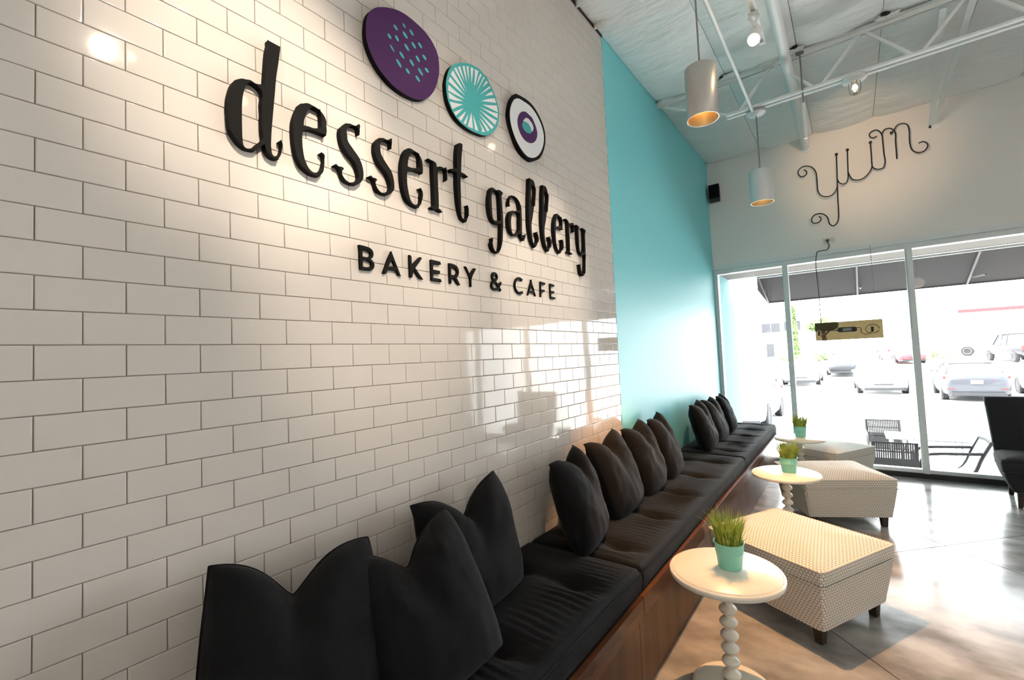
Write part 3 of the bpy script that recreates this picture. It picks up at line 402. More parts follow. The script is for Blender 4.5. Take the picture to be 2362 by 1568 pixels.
FACES={"d3_white":[[1.8775,3.0236],[1.9019,3.0308],[1.9412,3.0336],[2.0017,3.0347],[2.0475,3.0207],[2.083,2.9984],[2.1133,2.97],[2.1349,2.9312],[2.1412,2.8923],[2.1305,2.844],[2.1108,2.8054],[2.0805,2.7666],[2.0406,2.7343],[2.0028,2.7168],[1.9565,2.7084],[1.913,2.7199],[1.8761,2.7419],[1.8409,2.7753],[1.816,2.8147],[1.801,2.8602],[1.7992,2.8996],[1.8088,2.9411],[1.8275,2.9782],[1.8478,3.0043]],"d3_purple":[[1.9162,2.9613],[1.9569,2.9772],[1.9868,2.9733],[2.0172,2.9677],[2.0367,2.9512],[2.0582,2.9228],[2.0678,2.8893],[2.0521,2.8461],[2.0264,2.8196],[1.9941,2.8025],[1.9531,2.7954],[1.9191,2.802],[1.8914,2.8209],[1.8722,2.8515],[1.8675,2.8847],[1.8768,2.915],[1.8956,2.9435]],"d3_inner":[[1.9567,2.9419],[1.9821,2.9455],[2.0045,2.938],[2.0242,2.9246],[2.0294,2.9113],[2.0244,2.8939],[2.0074,2.8757],[1.9908,2.8595],[1.9675,2.8535],[1.9425,2.8527],[1.9188,2.8642],[1.9119,2.8822],[1.9218,2.9041],[1.9382,2.9273]],"d3_teal":[[1.9244,2.9066],[1.9471,2.9139],[1.9722,2.9141],[1.9918,2.9054],[2.0035,2.8918],[2.0075,2.8766],[1.9908,2.8588],[1.9675,2.8535],[1.9425,2.8527],[1.9188,2.8642],[1.9119,2.8822]],"d1":[[0.9469,2.9837],[1.0022,3.0137],[1.0426,3.0282],[1.084,3.0336],[1.1303,3.0308],[1.1819,3.0209],[1.2195,3.0029],[1.246,2.9776],[1.2626,2.9462],[1.2669,2.908],[1.2649,2.8665],[1.255,2.8275],[1.2389,2.7828],[1.2155,2.7444],[1.1911,2.7151],[1.1637,2.6937],[1.1263,2.6783],[1.0904,2.6721],[1.0456,2.6714],[1.0028,2.6791],[0.9619,2.6977],[0.9287,2.7216],[0.9026,2.7535],[0.8832,2.7933],[0.877,2.8269],[0.8781,2.862],[0.8837,2.8999],[0.8934,2.9259],[0.9122,2.9537],[0.928,2.9698]],"dot0":[[1.0323,2.9349],[1.0333,2.9395],[1.0302,2.9451],[1.0242,2.9494],[1.0176,2.9509],[1.0129,2.9489],[1.0118,2.9443],[1.0149,2.9388],[1.0209,2.9345],[1.0275,2.933]],"dot1":[[1.0752,2.9702],[1.0761,2.9738],[1.074,2.9786],[1.0697,2.9827],[1.0648,2.9846],[1.0613,2.9836],[1.0604,2.98],[1.0625,2.9752],[1.0668,2.9711],[1.0717,2.9692]],"dot2":[[1.1183,2.9608],[1.1196,2.9658],[1.1163,2.9721],[1.1099,2.9772],[1.1027,2.9793],[1.0976,2.9775],[1.0964,2.9726],[1.0996,2.9663],[1.106,2.9611],[1.1131,2.959]],"dot3":[[0.9978,2.8784],[0.999,2.8828],[0.9965,2.8879],[0.9912,2.8917],[0.9853,2.8929],[0.9809,2.8909],[0.9797,2.8866],[0.9822,2.8815],[0.9874,2.8777],[0.9934,2.8764]],"dot4":[[1.0355,2.8885],[1.0371,2.8933],[1.035,2.8998],[1.03,2.9055],[1.0241,2.9081],[1.0195,2.9068],[1.018,2.902],[1.0201,2.8956],[1.025,2.8899],[1.0309,2.8872]],"dot5":[[1.084,2.9283],[1.0848,2.9334],[1.0805,2.9401],[1.073,2.9457],[1.0651,2.9483],[1.0598,2.9467],[1.0591,2.9416],[1.0632,2.935],[1.0707,2.9293],[1.0786,2.9267]],"dot6":[[1.0117,2.8287],[1.0117,2.8329],[1.0076,2.8397],[1.001,2.8464],[0.9944,2.8505],[0.9903,2.8505],[0.9903,2.8463],[0.9943,2.8396],[1.0009,2.8328],[1.0075,2.8287]],"dot7":[[1.09,2.8764],[1.091,2.8816],[1.0872,2.8886],[1.0802,2.8947],[1.0727,2.8977],[1.0675,2.8964],[1.0665,2.8913],[1.0702,2.8844],[1.0771,2.8782],[1.0847,2.8752]],"dot8":[[1.1281,2.9081],[1.1292,2.9132],[1.1257,2.92],[1.1189,2.9258],[1.1115,2.9284],[1.1062,2.9268],[1.1051,2.9218],[1.1085,2.9151],[1.1153,2.9093],[1.1227,2.9066]],"dot9":[[1.1647,2.9292],[1.166,2.9341],[1.1628,2.9404],[1.1564,2.9455],[1.1491,2.9475],[1.1439,2.9457],[1.1426,2.9407],[1.1457,2.9345],[1.1521,2.9294],[1.1594,2.9273]],"dot10":[[1.0627,2.8271],[1.0634,2.8321],[1.0593,2.8389],[1.0519,2.8448],[1.0441,2.8477],[1.0389,2.8463],[1.0382,2.8414],[1.0423,2.8347],[1.0496,2.8287],[1.0574,2.8259]],"dot11":[[1.0465,2.7793],[1.047,2.7848],[1.0424,2.7931],[1.0344,2.801],[1.0261,2.8055],[1.0207,2.8049],[1.0201,2.7995],[1.0247,2.7913],[1.0326,2.7834],[1.0409,2.7788]],"dot12":[[1.1143,2.8206],[1.1155,2.8257],[1.1122,2.8329],[1.1056,2.8394],[1.0983,2.8427],[1.0931,2.8416],[1.0919,2.8365],[1.0952,2.8293],[1.1017,2.8228],[1.109,2.8195]],"dot13":[[1.1478,2.8575],[1.1493,2.8625],[1.1464,2.8693],[1.1403,2.8752],[1.1334,2.878],[1.1282,2.8766],[1.1268,2.8716],[1.1296,2.8649],[1.1356,2.8589],[1.1426,2.8561]],"dot14":[[1.1873,2.8872],[1.1888,2.892],[1.1859,2.8979],[1.1798,2.9024],[1.1728,2.904],[1.1676,2.902],[1.1662,2.8972],[1.169,2.8914],[1.1751,2.8869],[1.1821,2.8852]],"dot15":[[1.0897,2.7738],[1.0908,2.7784],[1.0878,2.7842],[1.0817,2.7889],[1.075,2.7908],[1.0701,2.7892],[1.0689,2.7846],[1.0719,2.7788],[1.078,2.7741],[1.0847,2.7721]],"dot16":[[1.164,2.8033],[1.1649,2.8086],[1.1603,2.8162],[1.1523,2.823],[1.1438,2.8266],[1.138,2.8254],[1.1372,2.8201],[1.1417,2.8127],[1.1497,2.8058],[1.1582,2.8022]],"dot17":[[1.1987,2.8345],[1.2002,2.8391],[1.1973,2.8445],[1.1912,2.8485],[1.1843,2.8496],[1.1791,2.8474],[1.1777,2.8428],[1.1806,2.8375],[1.1866,2.8335],[1.1936,2.8323]],"dot18":[[1.1454,2.7656],[1.1465,2.7705],[1.143,2.777],[1.1362,2.7826],[1.1288,2.7851],[1.1236,2.7837],[1.1224,2.7788],[1.1259,2.7724],[1.1326,2.7668],[1.14,2.7642]],"d2":[[1.4315,3.0038],[1.4651,3.0169],[1.4994,3.0268],[1.5342,3.0313],[1.5578,3.0324],[1.5812,3.0237],[1.6093,3.0183],[1.6286,2.9971],[1.6523,2.9748],[1.6679,2.9539],[1.6835,2.9298],[1.695,2.9065],[1.702,2.8811],[1.7027,2.8586],[1.696,2.8216],[1.6852,2.7888],[1.6637,2.7549],[1.6322,2.7231],[1.5937,2.6972],[1.5608,2.6845],[1.5214,2.6787],[1.4794,2.6742],[1.439,2.6764],[1.4035,2.6827],[1.3693,2.6966],[1.3431,2.7181],[1.3243,2.7448],[1.3125,2.7743],[1.3076,2.8092],[1.3074,2.8389],[1.3158,2.8754],[1.3293,2.9122],[1.3513,2.9462],[1.3837,2.9737]],"wedge0":[[1.3792,2.9529],[1.3653,2.9381],[1.4494,2.8657]],"wedge1":[[1.3571,2.9263],[1.3397,2.8978],[1.4378,2.853]],"wedge2":[[1.3346,2.8835],[1.3238,2.8556],[1.435,2.8355]],"wedge3":[[1.3223,2.8386],[1.3185,2.8089],[1.3683,2.8113],[1.434,2.8182],[1.3726,2.8272]],"wedge4":[[1.3204,2.8003],[1.324,2.7721],[1.3668,2.7814],[1.4206,2.8031],[1.3745,2.7976]],"wedge5":[[1.3276,2.7583],[1.3436,2.7284],[1.3793,2.7566],[1.4178,2.7838],[1.3731,2.7703]],"wedge6":[[1.3526,2.7184],[1.3646,2.7059],[1.3921,2.7341],[1.4205,2.7669]],"wedge7":[[1.3798,2.6997],[1.4005,2.6938],[1.42,2.7255],[1.4381,2.759]],"wedge8":[[1.4152,2.6901],[1.4324,2.6888],[1.4409,2.7109],[1.4532,2.7499]],"wedge9":[[1.446,2.6858],[1.4832,2.6888],[1.4808,2.7326],[1.4765,2.7689]],"wedge10":[[1.4991,2.6899],[1.5253,2.6922],[1.5122,2.719],[1.4892,2.7612]],"wedge11":[[1.5478,2.6984],[1.5802,2.7089],[1.5593,2.7244],[1.5277,2.7533],[1.5545,2.7118]],"wedge12":[[1.5949,2.7182],[1.6141,2.7312],[1.5848,2.751],[1.5383,2.7685]],"wedge13":[[1.6294,2.7436],[1.6495,2.7647],[1.6065,2.7736],[1.5357,2.7908]],"wedge14":[[1.6611,2.7796],[1.6793,2.8113],[1.6292,2.8079],[1.5388,2.8104]],"wedge15":[[1.6855,2.8263],[1.6894,2.8543],[1.6355,2.8411],[1.5457,2.8283]],"wedge16":[[1.6899,2.8616],[1.6835,2.8963],[1.6122,2.8665],[1.5668,2.8497]],"wedge17":[[1.6778,2.908],[1.6685,2.9292],[1.6144,2.9013],[1.5598,2.8662]],"wedge18":[[1.6579,2.943],[1.6469,2.9568],[1.6163,2.9327],[1.5869,2.9048]],"wedge19":[[1.6353,2.9709],[1.6273,2.9769],[1.5923,2.9409],[1.5489,2.8946]],"wedge20":[[1.6158,2.9909],[1.6038,2.9962],[1.5859,2.9681],[1.5716,2.9434]],"wedge21":[[1.5923,3.0071],[1.5834,3.0069],[1.5531,2.9523],[1.5204,2.893]],"wedge22":[[1.5691,3.0094],[1.5574,3.0117],[1.5386,2.9724],[1.5237,2.9301]],"wedge23":[[1.5451,3.0178],[1.513,3.0123],[1.5158,2.9935],[1.504,2.9206],[1.5107,2.9252]],"wedge24":[[1.5062,3.0128],[1.4851,3.0079],[1.485,2.9727],[1.4872,2.9246]],"wedge25":[[1.4699,3.0035],[1.4537,2.997],[1.4585,2.9647],[1.4676,2.9283]],"wedge26":[[1.4406,2.9918],[1.4249,2.9816],[1.4357,2.948],[1.4537,2.911]],"wedge27":[[1.4083,2.9725],[1.3907,2.9601],[1.4099,2.935],[1.4354,2.9086]]}
YUM={"y":[[[1.1564,3.7041],[1.1775,3.6842],[1.1779,3.6436],[1.1495,3.6248],[1.1158,3.6318],[1.0918,3.6735],[1.1014,3.7175],[1.1425,3.7465],[1.1956,3.7416],[1.2462,3.705],[1.2758,3.6449],[1.2821,3.563],[1.282,3.4715],[1.2843,3.4024],[1.309,3.3449],[1.3583,3.3133],[1.4138,3.3152],[1.4575,3.358],[1.4788,3.4084]],[[1.4941,3.7963],[1.4896,3.6518],[1.4837,3.4854],[1.4761,3.2639],[1.4729,3.0975],[1.4688,3.0317],[1.4516,2.9742],[1.4089,2.9443],[1.3786,2.973],[1.3607,3.0556],[1.3354,3.095],[1.2811,3.1242],[1.2237,3.1143],[1.197,3.0688],[1.2087,3.0262],[1.246,3.0148],[1.2848,3.0326],[1.2915,3.0652],[1.2742,3.0894]]],"u":[[[1.4844,3.4964],[1.5038,3.4465],[1.5382,3.4228],[1.5701,3.4343],[1.5856,3.4688],[1.5935,3.5663],[1.5982,3.6979],[1.6031,3.8185]],[[1.5928,3.5554],[1.6094,3.4955],[1.6289,3.457],[1.6711,3.4346],[1.7231,3.4368],[1.7678,3.468],[1.8048,3.5172],[1.8167,3.5462],[1.8191,3.6103],[1.8208,3.8373]]],"m":[[[1.8182,3.5565],[1.8388,3.5236],[1.8793,3.5045],[1.9169,3.5119],[1.9291,3.5351],[1.9336,3.6833],[1.9319,3.8123],[1.9275,3.8996],[1.9109,3.9374],[1.8833,3.9629],[1.8498,3.9634],[1.8185,3.9359],[1.8247,3.8991],[1.853,3.8811],[1.8829,3.8907]],[[1.9291,3.899],[1.9566,3.9434],[1.9976,3.9455],[2.0285,3.9211],[2.0428,3.8929],[2.0434,3.7762],[2.0427,3.5757]],[[2.0142,3.8866],[2.0402,3.915],[2.071,3.9574],[2.1189,3.9598],[2.1527,3.9344],[2.1651,3.883],[2.1633,3.7687],[2.1649,3.6952],[2.1803,3.6331],[2.2204,3.5948],[2.266,3.591],[2.2979,3.617],[2.309,3.6493],[2.2947,3.6847],[2.2692,3.7011],[2.2345,3.6958]]]}
# ================================================================== THE ROOM
def project(p):
    d = CAM_ROT.transposed() @ (Vector(p) - CAM_LOC)
    if d.z > -0.05: return None
    return PPX + FPX * d.x / -d.z, PPY - FPX * d.y / -d.z

# ---- tiled wall
wall_left = struct(MB().box(-0.25, -0.0035, Y_REAR, Y_TILE, 0, Z_CEIL + 0.08).build('wall_left', MT['grout']))
G = 0.0021
def tile_data(wd, ht, edge_dark=False):
    a, b, bz = wd / 2, ht / 2, 0.0016
    rings = []
    for (x, k) in ((-0.006, 0.0), (-0.0016, 0.0), (-0.0004, 0.0007), (0.0, bz), (0.0, bz + 0.0012)):
        rings.append([(x, -a + k, -b + k), (x, a - k, -b + k), (x, a - k, b - k), (x, -a + k, b - k)])
    return rings
def tile_mesh(wd, ht):
    m = MB(); m.loft(tile_data(wd, ht)); return m.mesh('tile', MT['tile'], smooth=True, sharp=50)
cells = []
for r in range(-15, 32):
    z0, z1 = (r + ZOFF) * TH, (r + 1 + ZOFF) * TH
    z1 = min(z1, Z_CEIL - 0.004)
    if z1 - z0 < 0.01: continue
    k = -23
    while True:
        y0 = (k + (0.5 if r % 2 == 0 else 0.0)) * TW
        y1 = y0 + TW; k += 1
        if y0 >= Y_TILE - 0.01: break
        if y1 < Y_REAR + 0.2: continue
        y1 = min(y1, Y_TILE)
        cells.append((y0, y1, z0, z1))
def seen_area(c):
    y0, y1, z0, z1 = c
    q = [project((0, y, z)) for y, z in ((y0, z0), (y1, z0), (y1, z1), (y0, z1))]
    if any(p is None for p in q): return 0.0
    q = [(min(max(p[0], 0), 2362), min(max(p[1], 0), 1568)) for p in q]
    return abs(sum(q[i-1][0] * q[i][1] - q[i][0] * q[i-1][1] for i in range(4))) / 2 * (1 if z1 > 0.62 else 0.05)
cells.sort(key=seen_area, reverse=True)
shared = {}
rest = MB()
for i, (y0, y1, z0, z1) in enumerate(cells):
    wd, ht = y1 - y0 - G, z1 - z0 - G
    c = Vector((0, (y0 + y1) / 2, (z0 + z1) / 2))
    rot = (0, random.gauss(0, 0.0013), random.gauss(0, 0.0013))
    if i < 300:
        key = (round(wd, 3), round(ht, 3))
        if key not in shared: shared[key] = tile_mesh(wd, ht)
        obj('tile', shared[key], wall_left, c, rot)
    else:
        mx = Matrix.Translation(c) @ Matrix.Rotation(rot[1], 4, 'Y') @ Matrix.Rotation(rot[2], 4, 'Z')
        rest.loft([[tuple(mx @ Vector(p)) for p in rg] for rg in tile_data(wd, ht)])
rt = rest.build('tile_field', MT['tile'], wall_left, smooth=True, sharp=50); rt['kind'] = 'stuff'

# ---- teal wall, window wall, the two walls behind the camera
wt = struct(MB().box(-0.25, 0.0, Y_TILE, Y_END + 0.18, 0, Z_CEIL + 0.08).build('wall_far_left', MT['teal_paint']))
wb = struct(MB().box(-0.25, ROOM_X + 0.2, Y_END, Y_END + 0.22, Z_HEAD, Z_CEIL + 0.4).build('wall_back', MT['white_paint']))
struct(MB().box(ROOM_X, ROOM_X + 0.2, Y_REAR, Y_END + 0.2, 0, Z_CEIL + 0.08).build('wall_right', MT['white_paint']))
struct(MB().box(-0.25, ROOM_X + 0.2, Y_REAR - 0.2, Y_REAR, 0, Z_CEIL + 0.08).build('wall_rear', MT['white_paint']))

# ---- window wall glazing
win = struct(MB().box(0.0, ROOM_X, Y_END + 0.03, Y_END + 0.15, 2.565, Z_HEAD - 0.004).build('window_1', MT['frame_white'], bevel=0.004))
MB().box(0.0, ROOM_X, Y_END - 0.018, Y_END + 0.05, Z_HEAD - 0.05, Z_HEAD + 0.006).build('head_trim', MT['frame_white'], win, bevel=0.006)
MB().box(0.0, ROOM_X, Y_END + 0.02, Y_END + 0.15, 0.0, 0.052).build('black_sill', MT['black_metal'], win, bevel=0.004)
MB().box(0.0, ROOM_X, Y_END + 0.05, Y_END + 0.13, 0.052, 0.092).build('bottom_rail', MT['frame_white'], win, bevel=0.003)
MB().box(0.0, 0.045, Y_END + 0.03, Y_END + 0.14, 0.05, 2.57).build('side_jamb', MT['frame_white'], win, bevel=0.003)
mm = MB().box(-0.026, 0.026, Y_END + 0.025, Y_END + 0.14, 0.05, 2.57).mesh('mullion', MT['frame_white'], bevel=0.004)
bm_ = MB().box(-0.036, -0.026, Y_END + 0.055, Y_END + 0.10, 0.09, 2.565).mesh('glazing_bead', MT['frame_white'])
edges = [0.045] + MULL + [ROOM_X]
for x in MULL:
    obj('mullion', mm, win, (x, 0, 0)); obj('glazing_bead', bm_, win, (x, 0, 0))
for a, b in zip(edges[:-1], edges[1:]):
    MB().box(a + 0.0, b, Y_END + 0.078, Y_END + 0.084, 0.09, 2.567).build('glass_pane', MT['pane_glass'], win)

# ---- floor: polished concrete slabs laid on the diagonal, saw-cut joints
fl = struct(MB().box(-0.25, ROOM_X + 0.2, Y_REAR - 0.2, Y_END + 0.2, -0.12, -0.022).build('floor', MT['joint_dark']))
def clip(poly, a, b, c):      # keep a*x+b*y<=c
    out = []
    for i in range(len(poly)):
        p, q = poly[i-1], poly[i]
        dp, dq = a*p[0]+b*p[1]-c, a*q[0]+b*q[1]-c
        if (dp <= 0) != (dq <= 0):
            t = dp / (dp - dq); out.append((p[0]+t*(q[0]-p[0]), p[1]+t*(q[1]-p[1])))
        if dq <= 0: out.append(q)
    return out
S0, S1, SP, JG = 4.055, 2.39, 2.27, 0.004
for i in range(-6, 7):
    for j in range(-7, 6):
        p = [(-0.0, Y_REAR), (ROOM_X, Y_REAR), (ROOM_X, Y_END + 0.02), (0.0, Y_END + 0.02)]
        for a, b, c in ((1,1,S0+SP*(i+1)-JG), (-1,-1,-(S0+SP*i)-JG), (-1,1,S1+SP*(j+1)-JG), (1,-1,-(S1+SP*j)-JG)):
            p = clip(p, a, b, c)
            if len(p) < 3: break
        if len(p) < 3: continue
        n = len(p)
        MB().loft([[(x, y, -0.03) for x, y in p], [(x, y, 0.0) for x, y in p]]).build('floor_slab', MT['concrete'], fl)

# ---- ceiling: sagging white insulation sheets between steel joists
ce = struct(MB().box(-0.25, ROOM_X + 0.2, Y_REAR - 0.2, Y_END + 0.2, Z_CEIL + 0.075, Z_CEIL + 0.14).build('ceiling', MT['dark_gap']))
BAYS = [Y_REAR, -1.4, 0.55, 2.5, 4.45, Y_END]
SEAMS = [0.0] + [0.68 + 0.592 * k for k in range(13)] + [ROOM_X]
def sheet(x0, x1, y0, y1, seed):
    nx, ny = 22, 44; vs = []; fs = []
    rs = random.Random(seed); ph = rs.random() * 50
    for j in range(ny + 1):
        for i in range(nx + 1):
            u, v = i / nx, j / ny
            x = x0 + (x1 - x0) * u; y = y0 + (y1 - y0) * v
            eu = min(u, 1 - u) * (x1 - x0); ev = min(v, 1 - v) * (y1 - y0)
            sag = 0.028 * (1 - math.exp(-eu / 0.10)) + 0.022 * (1 - math.exp(-ev / 0.14))
            wr = 0.017 * noise.noise((x * 2.2 + ph, y * 9.0, ph)) + 0.011 * noise.noise((x * 6.0, y * 22.0 + ph, 3.1)) + 0.018 * noise.noise((x * 1.2, y * 1.5, ph))
            vs.append((x, y, Z_CEIL + 0.03 - sag + wr * min(1, 0.3 + eu * 8)))
    for j in range(ny):
        for i in range(nx):
            k = j * (nx + 1) + i; fs.append((k, k + nx + 1, k + nx + 2, k + 1))
    per = [i for i in range(nx + 1)] + [(j + 1) * (nx + 1) - 1 for j in range(1, ny + 1)] + [ny * (nx + 1) + i for i in range(nx - 1, -1, -1)] + [j * (nx + 1) for j in range(ny - 1, 0, -1)]
    o = len(vs)
    for i in per: vs.append((vs[i][0], vs[i][1], Z_CEIL + 0.075))
    m = len(per)
    for a in range(m):
        b = (a + 1) % m; fs.append((per[a], per[b], o + b, o + a))
    return MB().add(vs, fs)
sd_ = 0
for x0, x1 in zip(SEAMS[:-1], SEAMS[1:]):
    for y0, y1 in zip(BAYS[:-1], BAYS[1:]):
        sd_ += 1
        sheet(x0 + 0.002, x1 - 0.002, y0 + 0.002, y1 - 0.002, sd_).build('insulation_sheet', MT['insulation'], ce, smooth=True, sharp=60)
def flap(loc, s, seed):
    rs = random.Random(seed); m = MB(); vs = []; fs = []
    nr, na = 4, 11
    for i in range(nr + 1):
        for k in range(na):
            a = 2 * PI * k / na; r = s * i / nr * (0.7 + 0.6 * rs.random())
            vs.append((r * math.cos(a) * 1.9, r * math.sin(a) * 0.6, s * 0.30 * (rs.random() - 0.5) - (0.010 if i < nr else -0.02)))
    for i in range(nr):
        for k in range(na):
            l = (k + 1) % na; fs.append((i*na+k, i*na+l, (i+1)*na+l, (i+1)*na+k))
    o = m.add(vs, fs).build('torn_flap', MT['insulation'], ce); o.location = loc
    return o
for i, (x, y) in enumerate([(0.72, 4.38), (1.02, 4.40), (1.24, 4.36), (1.30, 4.52), (1.9, 4.38), (2.0, 4.52), (0.1, 4.4), (0.05, 2.7), (0.06, 2.2), (0.05, 3.0), (0.05, 1.7), (2.7, 4.4), (3.3, 4.4)]):
    flap((x, y, Z_CEIL - 0.012), 0.045 if i < 7 else 0.035, i)
for i, (x, y) in enumerate([(1.06, 4.36), (1.25, 4.33), (1.88, 4.35), (0.66, 4.37)]):
    m = MB().loft([[(x - 0.03, y, Z_CEIL - 0.008), (x, y - 0.008, Z_CEIL - 0.010), (x + 0.03, y + 0.004, Z_CEIL - 0.006), (x + 0.01, y + 0.009, Z_CEIL - 0.012)],
                   [(x - 0.03, y, Z_CEIL + 0.02), (x, y - 0.008, Z_CEIL + 0.02), (x + 0.03, y + 0.004, Z_CEIL + 0.02), (x + 0.01, y + 0.009, Z_CEIL + 0.02)]])
    m.build('tear', MT['dark_gap'], ce)
MB().box(0.0, 0.006, Y_REAR, Y_TILE, Z_CEIL - 0.014, Z_CEIL + 0.02).build('gap_shadow_strip', MT['dark_gap'], ce)  # solid dark strip painted in for the shadow along the tiled wall top

# ---- open-web steel joists, lateral braces, pipes
ZB, ZT = 3.752, Z_CEIL - 0.02
def joist(y, label):
    t = thing('steel_joist', label, 'joist', (0, y, 0), group='open-web ceiling joists')
    for s in (-1, 1):
        MB().box(0.66, ROOM_X - 0.05, s*0.030 - 0.018, s*0.030 + 0.018, ZB, ZB + 0.005).box(0.66, ROOM_X - 0.05, s*0.014 - 0.0025, s*0.014 + 0.0025, ZB, ZB + 0.036).build('bottom_chord', MT['steel_white'], t)
        MB().box(0.0, ROOM_X, s*0.030 - 0.018, s*0.030 + 0.018, ZT + 0.012, ZT + 0.017).box(0.0, ROOM_X, s*0.014 - 0.0025, s*0.014 + 0.0025, ZT - 0.022, ZT + 0.015).build('top_chord', MT['steel_white'], t)
    MB().bar((0.02, 0, ZT - 0.005), (0.70, 0, ZB + 0.012), 0.022, 0.022).build('web_bar', MT['steel_white'], t)
    x = 0.74
    while x < ROOM_X - 0.5:
        MB().bar((x + 0.02, 0, ZB + 0.012), (x + 0.315, 0, ZT - 0.004), 0.022, 0.022).build('web_bar', MT['steel_white'], t)
        MB().bar((x + 0.345, 0, ZT - 0.004), (x + 0.64, 0, ZB + 0.012), 0.022, 0.022).build('web_bar', MT['steel_white'], t)
        x += 0.66
    return t
joist(4.45, 'white open-web steel joist crossing the ceiling nearest the window wall')
joist(2.5, 'white open-web steel joist above the second word of the wall sign')
joist(0.55, 'white open-web steel joist above the first letters of the wall sign')
br = thing('sway_brace', 'pair of white steel braces in a V from window wall to ceiling joist', 'brace', (2.356, Y_END, 3.88))
for dx, dy, dz in ((-0.125, -1.93, 0.19), (0.045, -1.93, 0.19)):
    MB().bar((0.0 if dx < 0 else 0.03, -0.012, 0.0), (dx, dy, dz), 0.045, 0.006).build('brace_bar', MT['steel_white'], br)
MB().box(-0.04, 0.07, -0.008, 0.0, -0.05, 0.05).build('wall_bracket', MT['steel_white'], br)
MB().lathe([(0.0, 0), (0.012, 0), (0.012, 0.014), (0.0, 0.014)], 8).xf(Matrix.Translation((-0.01, -0.008, -0.02)) @ Matrix.Rotation(PI/2, 4, 'X')).build('bolt', MT['black_metal'], br)

pp = thing('sprinkler_pipe', 'thick white pipe running under the ceiling into the window wall', 'pipe', (1.19, Y_END, 4.0))
MB().tube([(0, Y_REAR - Y_END + 0.02, 0), (0, -2.5, 0), (0, 0, 0)], 0.043, 16).build('pipe_run', MT['steel_white'], pp, smooth=True)
MB().lathe([(0.044, 0.0), (0.062, 0.0), (0.064, 0.006), (0.055, 0.016), (0.044, 0.02)], 20).xf(Matrix.Rotation(PI/2, 4, 'X')).build('escutcheon', MT['steel_white'], pp, smooth=True)
MB().tube([(0, -0.13, 0), (0, -0.10, 0)], 0.0455, 16).build('pipe_coupling', MT['steel_white'], pp, smooth=True)
cn = thing('conduit', 'thin white electrical conduit hung under joists above the seating', 'conduit', (0.885, 4.5, 3.735))
MB().tube([(0, -8.0, 0), (0, -3.0, 0), (0, 0, 0)], 0.0135, 10).build('conduit_run', MT['steel_white'], cn, smooth=True)
for yy in (-1.9, -3.9):
    MB().box(-0.02, 0.02, yy - 0.012, yy + 0.012, -0.004, 0.02).build('strap', MT['steel_white'], cn)
hr = thing('hanging_sensor', 'slim white cylinder on thin rod hanging from joist beside thick pipe', 'sensor', (1.288, 4.43, 0))
MB().tube([(0, 0, Z_CEIL), (0, 0, 3.66)], 0.0065, 8).build('rod', MT['cord_grey'], hr, smooth=True)
MB().lathe([(0.0, 3.34), (0.014, 3.34), (0.016, 3.36), (0.016, 3.62), (0.010, 3.66), (0.0, 3.66)], 14).build('cylinder_body', MT['steel_white'], hr, smooth=True)
MB().box(-0.03, 0.03, -0.02, 0.02, Z_CEIL - 0.03, Z_CEIL - 0.01).build('clamp', MT['cord_grey'], hr)
# ================================================================== LAMPS
def spot(name, loc, target, energy, size, blend, col, parent=None, radius=0.03):
    ld = bpy.data.lights.new(name, 'SPOT'); o = bpy.data.objects.new(name, ld); COL.objects.link(o)
    ld.energy = energy; ld.spot_size = size; ld.spot_blend = blend; ld.color = col; ld.shadow_soft_size = radius
    q = (Vector(target) - Vector(loc)).to_track_quat('-Z', 'Y')
    o.location = loc; o.rotation_euler = q.to_euler()
    return o

def pendant(label, x, y, z_bot, hgt, r, z_top, shade_mat, energy, size):
    t = thing('pendant_lamp', label, 'lamp', (x, y, z_bot), group='cylinder pendants along the bench')
    m = MB(); m.lathe([(r - 0.004, 0.0), (r, 0.0), (r, 0.002), (r, hgt - 0.004), (r - 0.004, hgt), (0.012, hgt), (0.012, hgt - 0.004), (r - 0.006, hgt - 0.004), (r - 0.006, 0.01), (r - 0.004, 0.0)], 40, cap=False)
    m.build('shade', shade_mat, t, smooth=True, sharp=45)
    m = MB(); m.lathe([(r - 0.0045, 0.001), (r - 0.0065, 0.004), (r - 0.007, hgt * 0.45), (r * 0.47, hgt * 0.47), (r * 0.46, hgt * 0.5)], 40, cap=False)
    m.build('reflector', MT['gold_liner'], t, smooth=True)
    MB().lathe([(0.0, hgt * 0.42), (r * 0.42, hgt * 0.42), (r * 0.46, hgt * 0.44), (r * 0.46, hgt * 0.5), (0.0, hgt * 0.5)], 24).build('bulb', MT['warm_lens'], t, smooth=True)
    L = z_top - z_bot
    MB().tube([(0, 0, hgt - 0.002), (0, 0, (L + hgt) / 2), (0, 0, L - 0.03)], 0.0055, 10).build('stem', MT['cord_grey'], t, smooth=True)
    MB().lathe([(0.0, L), (0.080, L), (0.082, L - 0.006), (0.074, L - 0.014), (0.02, L - 0.026), (0.008, L - 0.034), (0.0, L - 0.034)], 28).build('canopy', MT['shade_white'], t, smooth=True)
    sp = spot('pendant_bulb', (0, 0, 0.012), (0, 0, -1), energy, size, 0.35, (1.0, 0.50, 0.20), radius=0.018)
    sp.parent = t
    return t
pendant('brushed silver cylinder pendant lamp hanging nearest, in front of teal wall', 0.795, 2.9, 3.05, 0.345, 0.1, 4.10, MT['brushed_silver'], 240, math.radians(54))
pendant('pale cylinder pendant lamp hanging further back near the black speaker', 0.905, 4.5, 2.875, 0.30, 0.098, 3.735, MT['shade_white'], 65, math.radians(56))

